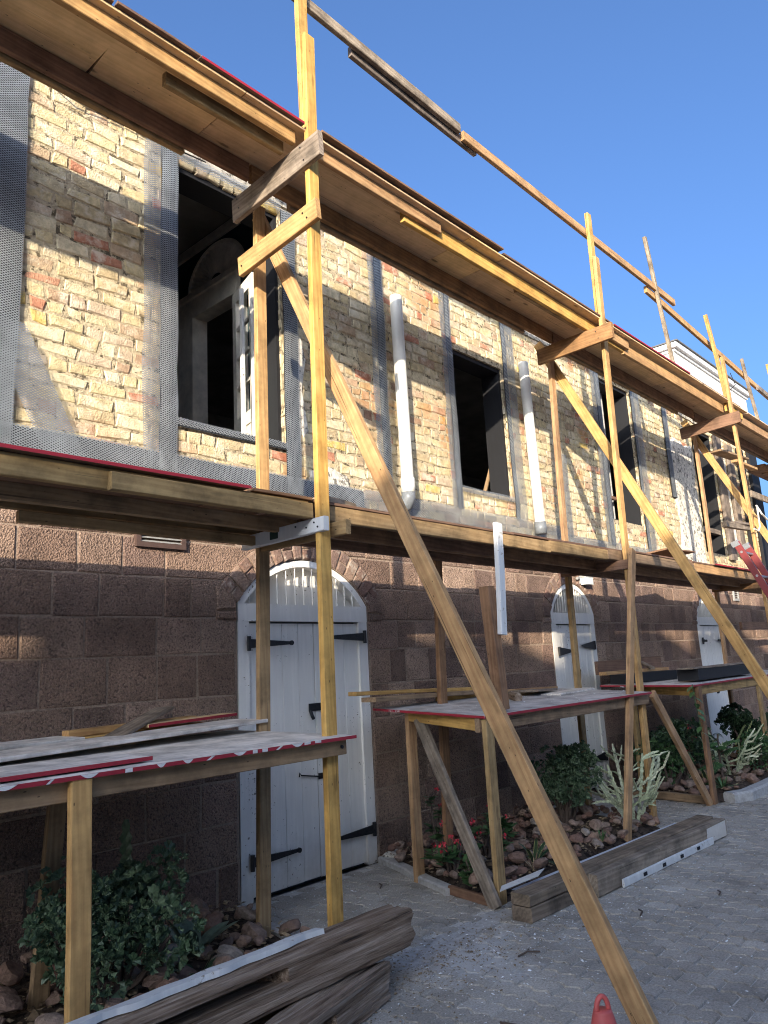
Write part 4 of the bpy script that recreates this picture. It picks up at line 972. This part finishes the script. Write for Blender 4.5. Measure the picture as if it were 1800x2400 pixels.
for i in range(n+1):
    f = i/n; x = 1.0+1.68*f; w_ = .062+.035*noise.noise(V((x*6, 1, 0))); z_ = .360+.006*noise.noise(V((x*5, 2, 0)))
    vs += [(x, -1.668+.008*noise.noise(V((x*9, 5, 0))), z_+.012), (x, -1.668-w_, z_+.020), (x, -1.668-w_-.004, z_-.005), (x, -1.655, z_-.05)]
fs = [(i*4+k, i*4+4+k, i*4+5+k, i*4+1+k) for i in range(n) for k in (0, 1)]+[(i*4+3, i*4+7, i*4+4, i*4) for i in range(n)]
e.add(vs, fs).build('paint_layer', WHITE_OLD, b1)
beam('old_beam', (1.2, -2.16, .085), (2.98, -1.785, .085), .16, .165, ROTTEN, 'lower rotten beam lying on the pavers in front of the white-edged one', 8, .016, (-.1, .42, -.45, .4), 3, G1)
beam('old_beam', (1.0, -1.60, .075), (2.60, -1.62, .075), .16, .13, ROTTEN, 'dark beam hidden underneath the topmost rotten beam', 12, .012, None, 0, G1)
beam('old_beam', (1.4, -2.27, .05), (2.34, -2.15, .05), .10, .10, GREYWOOD, 'small split beam piece at the bottom edge of the foreground pile', 15, .008, None, 0, G1)
# stack of squared timbers farther along
G2 = 'squared timbers stacked beside the bed'
beam('squared_timber', (4.27, -1.80, .131), (7.05, -1.93, .131), .145, .068, GREYBROWN, 'upper squared timber of the stack, with a square nail hole', 21, .003, None, 0, G2)
beam('squared_timber', (4.275, -1.80, .046), (7.05, -1.93, .046), .143, .086, GREYBROWN, 'lower squared timber of the stack beside the flower bed', 22, .003, None, 0, G2)
tb = beam('squared_timber', (4.95, -1.925, .075), (7.10, -2.035, .075), .10, .14, GREYWOOD, 'grey front timber of the stack with a bare white patch at its far end', 23, .004, None, 0, G2)
wp = MB(); wp.add([(6.72, -2.069, .012), (7.08, -2.088, .012), (7.08, -2.088, .135), (6.70, -2.068, .128), (6.69, -2.067, .06)], [(0, 1, 2, 3, 4)]); wp.build('bare_patch', WHITE, tb)
beam('squared_timber', (4.45, -1.665, .06), (6.9, -1.79, .06), .10, .11, GREYWOOD, 'rear timber of the stack with bluish white peeling paint', 24, .004, None, 0, G2)
pl = MB(); n = 20; vs = []
for i in range(n+1):
    x = 4.45+2.4*i/n; y = -1.665-(x-4.45)*.051; q = .04*noise.noise(V((x*5, 0, 7))); vs += [(x, y-.045+q*.4, .120), (x, y+.05, .122)]
pl.add(vs, [(i*2, i*2+2, i*2+3, i*2+1) for i in range(n)]); tag(pl.build('paint_sheet', BLUEWHITE), 'bluish white painted strip lying on the rear timber of the stack', 'board')
tag(MB().add([(4.20, -1.70, .178), (4.62, -1.72, .178), (4.80, -1.66, .178), (4.30, -1.645, .178), (4.20, -1.70, .183), (4.62, -1.72, .183), (4.80, -1.66, .183), (4.30, -1.645, .183)], [(3, 2, 1, 0), (4, 5, 6, 7), (0, 1, 5, 4), (1, 2, 6, 5), (2, 3, 7, 6), (3, 0, 4, 7)]).build('white_sheet', WHITE), 'pointed white sheet offcut on the near end of the timber stack', 'offcut')
wb = board('white_batten', (5.25, -2.005, .03), (6.75, -2.085, .03), .02, .055, WHITE_OLD); tag(wb, 'thin white batten with dark notches at the foot of the timber stack', 'batten')
for i in range(4):
    f = .2+.2*i; p = V((5.25+1.5*f, -2.005-.08*f-.0125, .03)); mk('notch', MB().box((-.025, -.002, -.012), (.025, .002, .012)).mesh(), BLACKWOOD, wb, Matrix.Translation(p) @ Matrix.Rotation(-.053, 4, 'Z'))
loose('timber_edging', (4.50, -1.06, .03), (4.42, -1.50, .03), .035, .06, PINE_RED, 'brown timber edging at the corner of the middle flower bed', 'edging', up=(0, 0, 1))
loose('timber_edging', (8.50, -.55, .05), (8.44, -1.45, .04), .06, .08, PINE_OLD, 'timber edging at the left end of the far flower bed', 'edging')

# ------------------------------------------------------------------ ladder, cone
ld = thing('ladder', 'red extension ladder leaning on the lower deck at the far right', 'ladder', (10.5, -2.8, 0))
for x in (10.30, 10.72):
    board('ladder_rail', (x, -2.80, 0), (x, -1.53, 2.93), .035, .085, REDLAD, ld, up=(0, -1, .4)); 
    board('end_cap', (x, -1.535, 2.88), (x, -1.51, 2.95), .042, .10, STEEL, ld, up=(0, -1, .4))
for i in range(9):
    f = (i+.6)/9; p = V((0, -2.80+1.27*f, 2.93*f)); MB().tube([(10.28, p.y, p.z), (10.74, p.y, p.z)], .017, 8).build('rung', STEEL, ld)
cn = thing('traffic_cone', 'red plastic traffic cone with a loop handle at the bottom edge', 'cone', (2.47, -3.30, 0))
H0 = .50; cx, cy = 2.47, -3.30
cb = MB(); n = 24; vs = []; prof = [(.135, .03), (.130, .035), (.036, H0-.06), (.031, H0-.045), (.030, H0-.04)]
for r_, z_ in prof: vs += [(cx+math.cos(2*math.pi*k/n)*r_, cy+math.sin(2*math.pi*k/n)*r_, z_) for k in range(n)]
fs = [(i*n+k, i*n+(k+1) % n, (i+1)*n+(k+1) % n, (i+1)*n+k) for i in range(len(prof)-1) for k in range(n)]+[tuple(range((len(prof)-1)*n, len(prof)*n))]
cb.add(vs, fs).build('cone_body', CONE, cn, True)
MB().box((cx-.19, cy-.19, .0), (cx+.19, cy+.19, .03)).build('cone_base', CONE, cn)
hl = MB(); hl.tube([(cx+math.cos(t)*.019, cy+math.cos(t)*-.012, H0-.045+math.sin(t)*.045) for t in [math.pi*i/12 for i in range(13)]], .0085, 8); hl.build('handle', CONE, cn, True)

# ------------------------------------------------------------------ rocks, litter
def rock_mesh(seed):
    rr = random.Random(seed); t = (1+5**.5)/2
    vs = [V(v).normalized() for v in ((-1,t,0),(1,t,0),(-1,-t,0),(1,-t,0),(0,-1,t),(0,1,t),(0,-1,-t),(0,1,-t),(t,0,-1),(t,0,1),(-t,0,-1),(-t,0,1))]
    fs = [(0,11,5),(0,5,1),(0,1,7),(0,7,10),(0,10,11),(1,5,9),(5,11,4),(11,10,2),(10,7,6),(7,1,8),(3,9,4),(3,4,2),(3,2,6),(3,6,8),(3,8,9),(4,9,5),(2,4,11),(6,2,10),(8,6,7),(9,8,1)]
    nv = []; nf = []; cache = {}
    def mid(a, b):
        k = (min(a, b), max(a, b))
        if k not in cache: cache[k] = len(vs); vs.append(((vs[a]+vs[b])/2).normalized())
        return cache[k]
    for a, b, c in fs: x, y, z = mid(a, b), mid(b, c), mid(c, a); nf += [(a, x, z), (x, b, y), (z, y, c), (x, y, z)]
    sx, sy, sz = rr.uniform(.8, 1.3), rr.uniform(.7, 1.0), rr.uniform(.5, .8); o = rr.uniform(0, 90)
    planes = [(V((rr.gauss(0, 1), rr.gauss(0, 1), rr.gauss(0, 1))).normalized(), rr.uniform(.55, .85)) for _ in range(7)]
    out = []
    for v in vs:
        for nrm, d in planes:
            k = v.dot(nrm)
            if k > d: v = v-nrm*(k-d)
        q = 1+.12*noise.noise(v*1.7+V((o, 0, 0))); out.append(V((v.x*sx*q, v.y*sy*q, v.z*sz*q)))
    return mesh(out, nf)
RM = [rock_mesh(s) for s in range(9)]
for m in RM: m.materials.append(ROCK)
def rocks(bed, n, keep, smin, smax, label, rubble, group, seed, region=None):
    rr = random.Random(seed); P = BEDS[bed]; placed = []; spots = []; tries = 0
    x0, x1, y0, y1 = region
    while len(placed) < n and tries < n*60:
        tries += 1; x, y = rr.uniform(x0, x1), rr.uniform(y0, y1); s = rr.uniform(smin, smax)*(1 if rr.random() < .75 else 1.4)
        if not inpoly(x, y, P) or y > -.06: continue
        if any((x-a)**2+(y-b)**2 < ((s+c)*.62)**2 for a, b, c in placed): continue
        z = .075+s*.25+(.05 if rr.random() < .25 else 0)
        placed.append((x, y, s)); spots.append((-s/(V((x, y, 0))-CAM).length, len(spots), Matrix.Translation((x, y, z)) @ Euler((rr.uniform(-.5, .5), rr.uniform(-.5, .5), rr.uniform(0, 6.3))).to_matrix().to_4x4() @ Matrix.Scale(s, 4), rr.randrange(9)))
    spots.sort(key=lambda t: t[:2]); rest = MB()
    for k, (_, _, M_, v) in enumerate(spots):                     # the largest in view are rocks of their own, the rest rubble
        if k < keep: tag(mk('rock', RM[v], None, None, M_), label, 'rock', group)
        else: rest.add([M_ @ q.co for q in RM[v].vertices], [tuple(f.vertices) for f in RM[v].polygons])
    if rest.v: tag(rest.build('rubble', ROCK), rubble, 'rubble', kind='stuff')
rocks('middle', 300, 160, .026, .056, 'reddish brown rubble rock in the flower bed under the middle table', 'smaller rubble filling the middle flower bed', 'rocks in the middle bed', 5, (4.4, 7.5, -1.52, -.06))
rocks('left', 90, 50, .035, .08, 'dim rubble rock in the planting bed under the left table', 'smaller rubble in the left planting bed', 'rocks in the left bed', 6, (1.2, 3.4, -1.48, -.06))
rocks('right', 150, 70, .035, .075, 'reddish rubble rock in the far bed beyond the second door', 'smaller rubble in the far bed', 'rocks in the far bed', 7, (8.5, 12.4, -1.58, -.3))
def scatter(name, n, size, mat, seed, where, label, cat, zf, flat=True):
    rr = random.Random(seed); mb = MB(); k = 0
    while k < n:
        x, y = where(rr); z = zf(x, y, rr)
        if z is None: continue
        k += 1; s = size*rr.uniform(.4, 1.5)*(1 if rr.random() < .9 else 1.8); a = rr.uniform(0, 6.3); u = V((math.cos(a), math.sin(a), rr.uniform(-.3, .3))); w_ = V((-math.sin(a), math.cos(a), rr.uniform(-.3, .3)))*rr.uniform(.35, .9)
        c = V((x, y, z+.002+s*.12)); h = V((0, 0, s*.35))
        mb.add([c-u*s-w_*s*.3, c+u*s*.7-w_*s, c+u*s*.9+w_*s*.6, c-u*s*.4+w_*s*.8, c+h], [(0, 1, 4), (1, 2, 4), (2, 3, 4), (3, 0, 4)])
    return tag(mb.build(name, mat), label, cat, kind='stuff')
def onpave(x, y, rr): return None if inbed(x, y) or y > -.03 else .0
scatter('paint_flakes', 1500, .0050, FLAKE, 31, lambda r: (2.2+abs(r.gauss(0, 1))*3.3, -4.3+r.random()**.7*4.2), 'white paint flakes strewn over the grey pavers', 'flakes', onpave)
scatter('paint_flakes', 900, .0045, FLAKE, 32, lambda r: (4.6+r.gauss(0, 1.1), -2.05+r.gauss(0, .22)), 'white paint flakes gathered along the timber stack', 'flakes', onpave)
scatter('grit', 1500, .0055, DRYLEAF, 33, lambda r: (3.5+r.gauss(0, .45), -1.75+r.gauss(0, .22)), 'dark grit spilled beside the rotten beams', 'grit', onpave)
scatter('leaf_litter', 900, .016, DRYLEAF, 34, lambda r: (r.uniform(4.4, 7.4), r.uniform(-1.5, -.05)), 'dry leaf litter and chips among the rocks in the middle bed', 'litter', lambda x, y, rr: .08 if inpoly(x, y, BEDS['middle']) else None)
scatter('leaf_litter', 900, .022, DRYLEAF, 35, lambda r: (r.uniform(1.6, 3.4), r.uniform(-1.5, -.05)), 'dry curled leaves in the left planting bed', 'litter', lambda x, y, rr: .08 if inpoly(x, y, BEDS['left']) else None)
scatter('leaf_litter', 700, .02, DRYLEAF, 36, lambda r: (r.uniform(8.4, 12.4), r.uniform(-1.5, -.3)), 'dry leaves among the rocks of the far bed', 'litter', lambda x, y, rr: .08 if inpoly(x, y, BEDS['right']) else None)
scatter('table_crumbs', 500, .0055, FLAKE, 37, lambda r: (r.uniform(4.5, 12), r.uniform(-1.48, -.6)), 'crumbs of plaster on the middle and far tables', 'crumbs', lambda x, y, rr: (1.224+(y+1.515)/1.065*.056 if 4.45 < x < 7.2 else (1.23+(y+1.515)/1.065*.023 if x > 8.3 else None)))
for k, (x, y, a, L) in enumerate(((4.32, -.55, .5, .12), (3.9, -2.15, 2.4, .14), (5.4, -2.6, .1, .10), (3.05, -2.6, 1.1, .16), (4.75, -2.35, .2, .12))):
    tag(MB().tube([(x, y, .008), (x+math.cos(a)*L*.5, y+math.sin(a)*L*.5, .014), (x+math.cos(a+.3)*L, y+math.sin(a+.3)*L, .008)], .005, 5).build('twig', STEM), ('thin twig near the first door step', 'twig by the near end of the timber stack', 'brown twig in the open pavement', 'twig in front of the rotten beams', 'twig just in front of the timber stack')[k], 'twig')
tag(mk('white_stone', RM[2].copy(), None, None, Matrix.Translation((4.98, -.10, .04)) @ Matrix.Scale(.09, 4)), 'white plaster lump at the corner of the first doorway', 'stone').data.materials.clear()
bpy.data.objects['white_stone'].data.materials.append(PLASTER)

# ------------------------------------------------------------------ plants
def fan(mb, c, d, side, r_, rr, na=9, nr=3):
    """a crinkled crest: a half disc standing on c, growing toward d, rippled"""
    d = d.normalized(); side = (side-d*side.dot(d)).normalized(); nrm = d.cross(side); vs = []; ph = rr.uniform(0, 6)
    span = rr.uniform(1.0, 1.5)
    for i in range(na+1):
        t = -span+2*span*i/na
        for j in range(nr+1):
            q = r_*(.15+.85*j/nr)*(1 if j < nr else (1.08 if i % 2 else .86))
            vs.append(c+d*math.cos(t)*q+side*math.sin(t)*q+nrm*math.sin(t*6+ph)*r_*.20*(j/nr)+nrm*(.12*r_ if i % 2 else -.12*r_)*(j/nr))
    k = nr+1; fs = [(i*k+j, i*k+k+j, i*k+k+j+1, i*k+j+1) for i in range(na) for j in range(nr)]
    mb.add(vs, fs)
def crest_shrub(c, rx, ry, h, n, seed, mat, label, name='crested_shrub', fr=(.05, .10), tips=0):
    rr = random.Random(seed); t = thing(name, label, 'shrub', c); c = V(c); fo = MB(); st = MB()
    tips_ = []
    for k in range(14):
        a = rr.uniform(0, 6.3); e = rr.uniform(.2, 1.0); p = c+V((math.cos(a)*rx*e, math.sin(a)*ry*e, h*rr.uniform(.35, .85)))
        st.tube([c+V((rr.uniform(-.06, .06), rr.uniform(-.06, .06), 0)), c+(p-c)*.5+V((0, 0, -.05)), p], [.022, .017, .010], 6); tips_.append((p, rr.uniform(.10, .19)))
    for k in range(n):
        p0, rad_ = tips_[rr.randrange(len(tips_))]
        o = V((rr.gauss(0, 1), rr.gauss(0, 1), rr.gauss(0, 1))).normalized(); p = p0+o*rad_*rr.uniform(.5, 1.05)*V((1, 1, 1)).length/1.73
        if p.z < c.z+.03: p.z = c.z+.03+rr.random()*.08
        d = (o+V((0, 0, .45))+(p-c).normalized()*.5); fan(fo, p, d, V((rr.gauss(0, 1), rr.gauss(0, 1), rr.gauss(0, 1))), rr.uniform(*fr), rr)
    st.build('stem', STEM, t); fo.build('foliage', mat, t)
    return t
crest_shrub((2.03, -.86, .06), .36, .30, .62, 1300, 41, CRESTLEAF, 'dense dark crested euphorbia shrub under the left table', fr=(.020, .048))
crest_shrub((6.55, -.84, .06), .30, .28, .80, 1500, 42, CRESTLEAF, 'crested euphorbia with pale flecks in front of the second door', fr=(.020, .045))
crest_shrub((9.35, -.75, .06), .55, .30, .70, 1000, 43, DARKLEAF, 'dark low shrub behind the far diagonal brace', fr=(.025, .055))
crest_shrub((11.3, -1.05, .06), .75, .40, .78, 1500, 44, DARKLEAF, 'large dark shrub at the right edge under the far table', fr=(.025, .055))
crest_shrub((10.2, -.45, .06), .35, .25, .55, 500, 45, DARKLEAF, 'dark shrub against the wall behind the snake plants', fr=(.025, .055))
crest_shrub((10.55, -1.35, .06), .40, .22, .50, 700, 46, GREENLEAF, 'mid-green low shrub in front of the large dark shrub', fr=(.02, .045))
crest_shrub((12.0, -1.3, .06), .45, .25, .60, 600, 47, DARKLEAF, 'dark shrub near the far right leg of the far table', fr=(.02, .05))
crest_shrub((8.85, -.85, .06), .28, .25, .48, 420, 48, GREENLEAF, 'small green shrub behind the foot of the far diagonal brace', fr=(.02, .045))
def stem3(mb, pts, r_, step=.026):
    """three-winged serrated stem through pts"""
    P = [V(p) for p in pts]; seg = []; 
    for a, b in zip(P, P[1:]):
        n = max(2, int((b-a).length/step)); seg += [a+(b-a)*i/n for i in range(n)]
    seg.append(P[-1]); u = None; vs = []
    for i, p in enumerate(seg):
        d = (seg[min(i+1, len(seg)-1)]-seg[max(i-1, 0)]).normalized()
        if u is None: u = d.orthogonal().normalized()
        u = (u-d*u.dot(d)).normalized(); w_ = d.cross(u); k = r_*(1.0 if i % 2 else .62)*(1 if i < len(seg)-3 else .45+.18*(len(seg)-1-i))
        for s in range(6):
            q = k if s % 2 == 0 else r_*.30; vs.append(p+(u*math.cos(math.pi*s/3)+w_*math.sin(math.pi*s/3))*q)
    fs = [(i*6+s, i*6+(s+1) % 6, i*6+6+(s+1) % 6, i*6+6+s) for i in range(len(seg)-1) for s in range(6)]+[tuple(range((len(seg)-1)*6, len(seg)*6))]
    mb.add(vs, fs)
def ghost(c, h, seed, label, mat=GHOST, spread=1.0, nmain=6):
    rr = random.Random(seed); t = thing('ghost_cactus', label, 'cactus', c); c = V(c)
    for k in range(nmain):
        a = 2*math.pi*k/nmain+rr.uniform(-.4, .4); mb = MB(); b0 = c+V((math.cos(a)*.05, math.sin(a)*.05, 0))
        out = rr.uniform(.10, .26)*spread; top = h*rr.uniform(.55, 1.0)
        p = [b0, b0+V((math.cos(a)*out*.45, math.sin(a)*out*.45, top*.4)), b0+V((math.cos(a)*out, math.sin(a)*out, top))]
        stem3(mb, p, .022)
        for j in range(rr.randint(7, 11)):
            f = rr.uniform(.3, .97); q = p[0]+(p[1]-p[0])*(f*2) if f < .5 else p[1]+(p[2]-p[1])*(f*2-1)
            b = a+rr.uniform(-1.5, 1.5); L = rr.uniform(.08, .26); o = V((math.cos(b), math.sin(b), rr.uniform(-.3, .2)))
            stem3(mb, [q, q+o*L*.55+V((0, 0, L*.25)), q+o*L*.95+V((0, 0, L*rr.uniform(.2, .95)))], rr.uniform(.011, .017), .016)
        mb.build('stem', mat, t)
    return t
ghost((6.96, -1.30, .05), .80, 52, 'pale ghost-white branching cactus beside the leaning strut', spread=1.25, nmain=8)
ghost((10.05, -1.15, .05), .72, 57, 'pale cactus with yellow arms under the far table', spread=1.6, nmain=7)
g_ = thing('column_cactus', 'slim dark columnar cactus by the wall under the left table', 'cactus', (2.40, -.38, .05)); m_ = MB(); stem3(m_, [(2.40, -.38, .05), (2.41, -.37, .45), (2.40, -.36, .80)], .045, .03); m_.build('stem', CRESTLEAF, g_)
def blade(mb, p, a, L, w, lift, droop, fold=.2, n=6):
    p = V(p); o = V((math.cos(a), math.sin(a), 0)); s = V((-math.sin(a), math.cos(a), 0)); vs = []
    for i in range(n+1):
        f = i/n; c = p+o*(L*f*math.cos(lift)*(1))+V((0, 0, L*(math.sin(lift)*f-droop*f*f))); k = w*(math.sin(math.pi*min(1, .18+.82*f))**.7 if f < 1 else .03)
        vs += [c-s*k+V((0, 0, k*fold)), c, c+s*k+V((0, 0, k*fold))]
    fs = [(i*3+k, i*3+k+1, i*3+k+4, i*3+k+3) for i in range(n) for k in (0, 1)]
    mb.add(vs, fs)
def rosette(name, c, n, L, w, mat, label, seed, lift=(.6, 1.3), droop=.25, edge=None):
    rr = random.Random(seed); t = thing(name, label, 'plant', c)
    for k in range(n):
        m_ = MB(); a = 6.283*k/n+rr.uniform(-.35, .35); args = (a, L*rr.uniform(.65, 1.1), w*rr.uniform(.8, 1.1), rr.uniform(*lift), droop*rr.uniform(.5, 1.4))
        blade(m_, (c[0]+math.cos(a)*.015, c[1]+math.sin(a)*.015, c[2]), *args); o = m_.build('leaf', mat, t)
        if edge:
            for s in (-1, 1):
                e_ = MB(); al = args[0]; off = V((-math.sin(al), math.cos(al), 0))*s*args[2]*.8+V((0, 0, .003)); blade(e_, V(c)+V((math.cos(a)*.015, math.sin(a)*.015, 0))+off, args[0], args[1]*.92, args[2]*.22, args[3], args[4]); e_.build('leaf_margin', edge, o)
    return t
rosette('agave', (2.60, -.72, .07), 8, .34, .055, GREYLEAF, 'broad grey-green agave right of the crested shrub in the left bed', 61, (.4, 1.2), .25)
rosette('variegated_plant', (2.42, -1.05, .07), 6, .28, .016, DARKLEAF, 'small yellow-edged strappy plant in front of the grey agave', 62, (.5, 1.2), .3, YELLOWLEAF)
rosette('variegated_plant', (5.24, -1.30, .08), 8, .30, .018, DARKLEAF, 'yellow-edged strappy plant right of the red flowers', 63, (.3, 1.35), .35, YELLOWLEAF)
rosette('snake_plant', (9.75, -.62, .06), 14, .70, .016, GREENLEAF, 'tall yellow-edged snake plant between the far leg and the wall', 64, (1.2, 1.5), .05, YELLOWLEAF)
rosette('snake_plant', (9.15, -.40, .06), 12, .80, .014, GREENLEAF, 'slim tall grassy plant close to the wall behind the far brace', 65, (1.25, 1.52), .04)
rosette('snake_plant', (9.15, -1.20, .06), 4, .36, .026, DARKLEAF, 'short pointed snake plant at the front of the far bed', 66, (1.1, 1.4), .1, YELLOWLEAF)
rosette('grass_tuft', (6.10, -1.42, .08), 22, .14, .004, GREENLEAF, 'little green grass tuft by the foot of the leaning strut', 67, (.9, 1.5), .3)
rosette('grass_tuft', (5.05, -1.42, .08), 12, .16, .006, DRYLEAF, 'dry yellow grass tuft beside the near timber end', 68, (.3, 1.3), .4)
rosette('fern', (8.98, -1.42, .07), 26, .22, .010, GREENLEAF, 'feathery green fern at the foot of the brown leg', 69, (.4, 1.4), .3)
def thorn_crown(c, n, seed, label, spread=.26, h=.34, lw=.032):
    rr = random.Random(seed); t = thing('crown_of_thorns', label, 'flower', c); c = V(c); st = MB(); lv = MB(); fl = MB()
    for k in range(n):
        a = rr.uniform(0, 6.283); q = rr.uniform(.15, 1)*spread; p = c+V((math.cos(a)*q, math.sin(a)*q*.8, h*rr.uniform(.45, 1)))
        st.tube([c+V((rr.uniform(-.05, .05), rr.uniform(-.05, .05), 0)), (c+p)/2+V((0, 0, .04)), p], [.010, .008, .006], 5)
        for j in range(rr.randint(7, 10)): blade(lv, p+V((0, 0, -rr.uniform(0, .08))), rr.uniform(0, 6.283), rr.uniform(.06, .105), lw*rr.uniform(.7, 1.1), rr.uniform(-.1, .8), .15, .1, 4)
        if rr.random() < .75:
            f0 = p+V((rr.uniform(-.03, .03), rr.uniform(-.05, .0), rr.uniform(.03, .07))); st.tube([p, f0], .0035, 4)
            for j in range(rr.randint(5, 8)):
                o = f0+V((rr.gauss(0, .018), rr.gauss(0, .018), rr.gauss(0, .010))); r_ = rr.uniform(.008, .013); a2 = rr.uniform(0, 6.28); nx = V((rr.gauss(0, .6), -1, rr.gauss(.4, .5))).normalized(); u = nx.orthogonal().normalized(); w_ = nx.cross(u)
                vs = [o+nx*-.004]+[o+(u*math.cos(a2+2*math.pi*i/8)+w_*math.sin(a2+2*math.pi*i/8))*r_*(1.15 if i % 2 else .75) for i in range(8)]
                fl.add(vs, [(0, i+1, (i+1) % 8+1) for i in range(8)])
    st.build('stem', STEM, t); lv.build('leaves', GREENLEAF, t); fl.build('blossom', REDFL, t)
thorn_crown((4.72, -.92, .07), 9, 71, 'red-flowered crown of thorns left of the leaning grey board')
thorn_crown((5.25, -.86, .07), 11, 72, 'red-flowered crown of thorns right of the middle table leg', .34, .30)
thorn_crown((4.52, -1.24, .07), 3, 73, 'small red-flowered sprig at the foot of the leaning grey board', .07, .22)
thorn_crown((4.98, -.55, .07), 5, 74, 'tall sparse crown of thorns by the wall in the middle bed', .12, .48)
thorn_crown((9.3, -.95, .07), 8, 75, 'red-flowered shrub behind the far diagonal brace', .20, .66, .04)
# pinnate leaves and a vine hanging by the far table
def pinnate(t, p, a, L, lift, mat):
    m_ = MB(); p = V(p); o = V((math.cos(a)*math.cos(lift), math.sin(a)*math.cos(lift), math.sin(lift))); pts = [p+o*L*f+V((0, 0, -.25*L*f*f)) for f in (0, .33, .66, 1)]
    m_.tube(pts, .004, 4)
    for k in range(9):
        f = .2+.8*k/9; q = p+o*L*f+V((0, 0, -.25*L*f*f))
        for s in (-1, 1): blade(m_, q, a+s*1.15, .085*(1-.4*f), .015, -.25, .2, .1, 3)
    m_.build('frond', mat, t)
pt = thing('pinnate_shrub', 'shrub with feathery green leaflets in front of the far brown leg', 'shrub', (9.35, -1.3, .06)); rr = random.Random(9)
MB().tube([(9.35, -1.3, .05), (9.33, -1.3, .35), (9.36, -1.3, .62)], [.016, .012, .008], 6).build('stem', STEM, pt)
for k in range(13): pinnate(pt, (9.35, -1.3, rr.uniform(.3, .62)), rr.uniform(0, 6.28), rr.uniform(.22, .36), rr.uniform(.0, .7), GREENLEAF)
vn = thing('vine', 'thin leafy vine hanging from the far table by the brown leg', 'vine', (8.30, -1.47, .75)); m_ = MB(); m_.tube([(8.20, -1.53, 1.24), (8.22, -1.53, 1.05), (8.26, -1.53, .9), (8.30, -1.53, .72)], .004, 4); m_.build('stem', GREENLEAF, vn)
for k in range(9):
    m_ = MB(); z_ = 1.22-.06*k; blade(m_, (8.20+.012*k, -1.53, z_), rr.uniform(2.6, 6.8), .085, .028, -.3, .4, .1, 4); m_.build('leaf', GREENLEAF, vn)
for k, (p, q) in enumerate((((10.2, -1.2, .40), (11.55, -1.0, .64)), ((10.3, -1.15, .18), (10.95, -1.2, .62)))):
    tg = thing('dry_stalk', ('long dry yellow stalk reaching right over the large dark shrub', 'upright dry yellow stalk beside the pale far cactus')[k], 'stalk', p); m_ = MB(); stem3(m_, [p, (V(p)+V(q))/2+V((0, 0, .02)), q], .017, .03); m_.build('stem', YELLOWLEAF, tg)

# ------------------------------------------------------------------ the houses across the street, whose shadow lies on the pavement
def house(x0, x1, h, label, blocks):
    t = thing('opposite_house', label, 'house', ((x0+x1)/2, -14, 0), 'houses across the street'); y0, y1 = -18.0, -11.0
    MB().box((x0+.03, y0, -.05), (x1-.03, y1, h)).build('wall', OPPWALL, t)
    for (a, b, hh, dep) in blocks: MB().box((a, y1-dep, h), (b, y1-.01, hh)).build('parapet', OPPWALL, t)  # unseen roof blocks added, heights and gaps shaped to leave sun patches on the facade
    n = int((x1-x0)/2.6)
    for i in range(n):
        c = x0+(x1-x0)*(i+.5)/n
        for z0, z1 in ((.1, 2.3) if i == n//2 else (.9, 2.3), (3.7, 5.2)):
            w = MB().box((c-.5, y1, z0), (c+.5, y1+.06, z1)).build('window', WHITE, t); MB().box((c-.42, y1+.061, z0+.08), (c+.42, y1+.07, z1-.08)).build('pane', GLASS, w)
    MB().box((x0+.03, y1, h-.35), (x1-.03, y1+.12, h-.2)).build('cornice', WHITE, t)
house(-36, -12.8, 6.36, 'pale house across the street, nearest the sun', [(-36, -16.7, 7.15, 3), (-16.05, -12.85, 7.20, 2)])
house(-12.8, -5.6, 6.42, 'middle pale house across the street', [(-12.15, -11.2, 7.10, 1), (-9.75, -6.9, 7.12, 2), (-6.9, -6.4, 6.85, 1.2)])
house(-5.6, 3, 6.36, 'pale house across the street behind the viewpoint', [(-5.55, -3.2, 7.10, 2)])
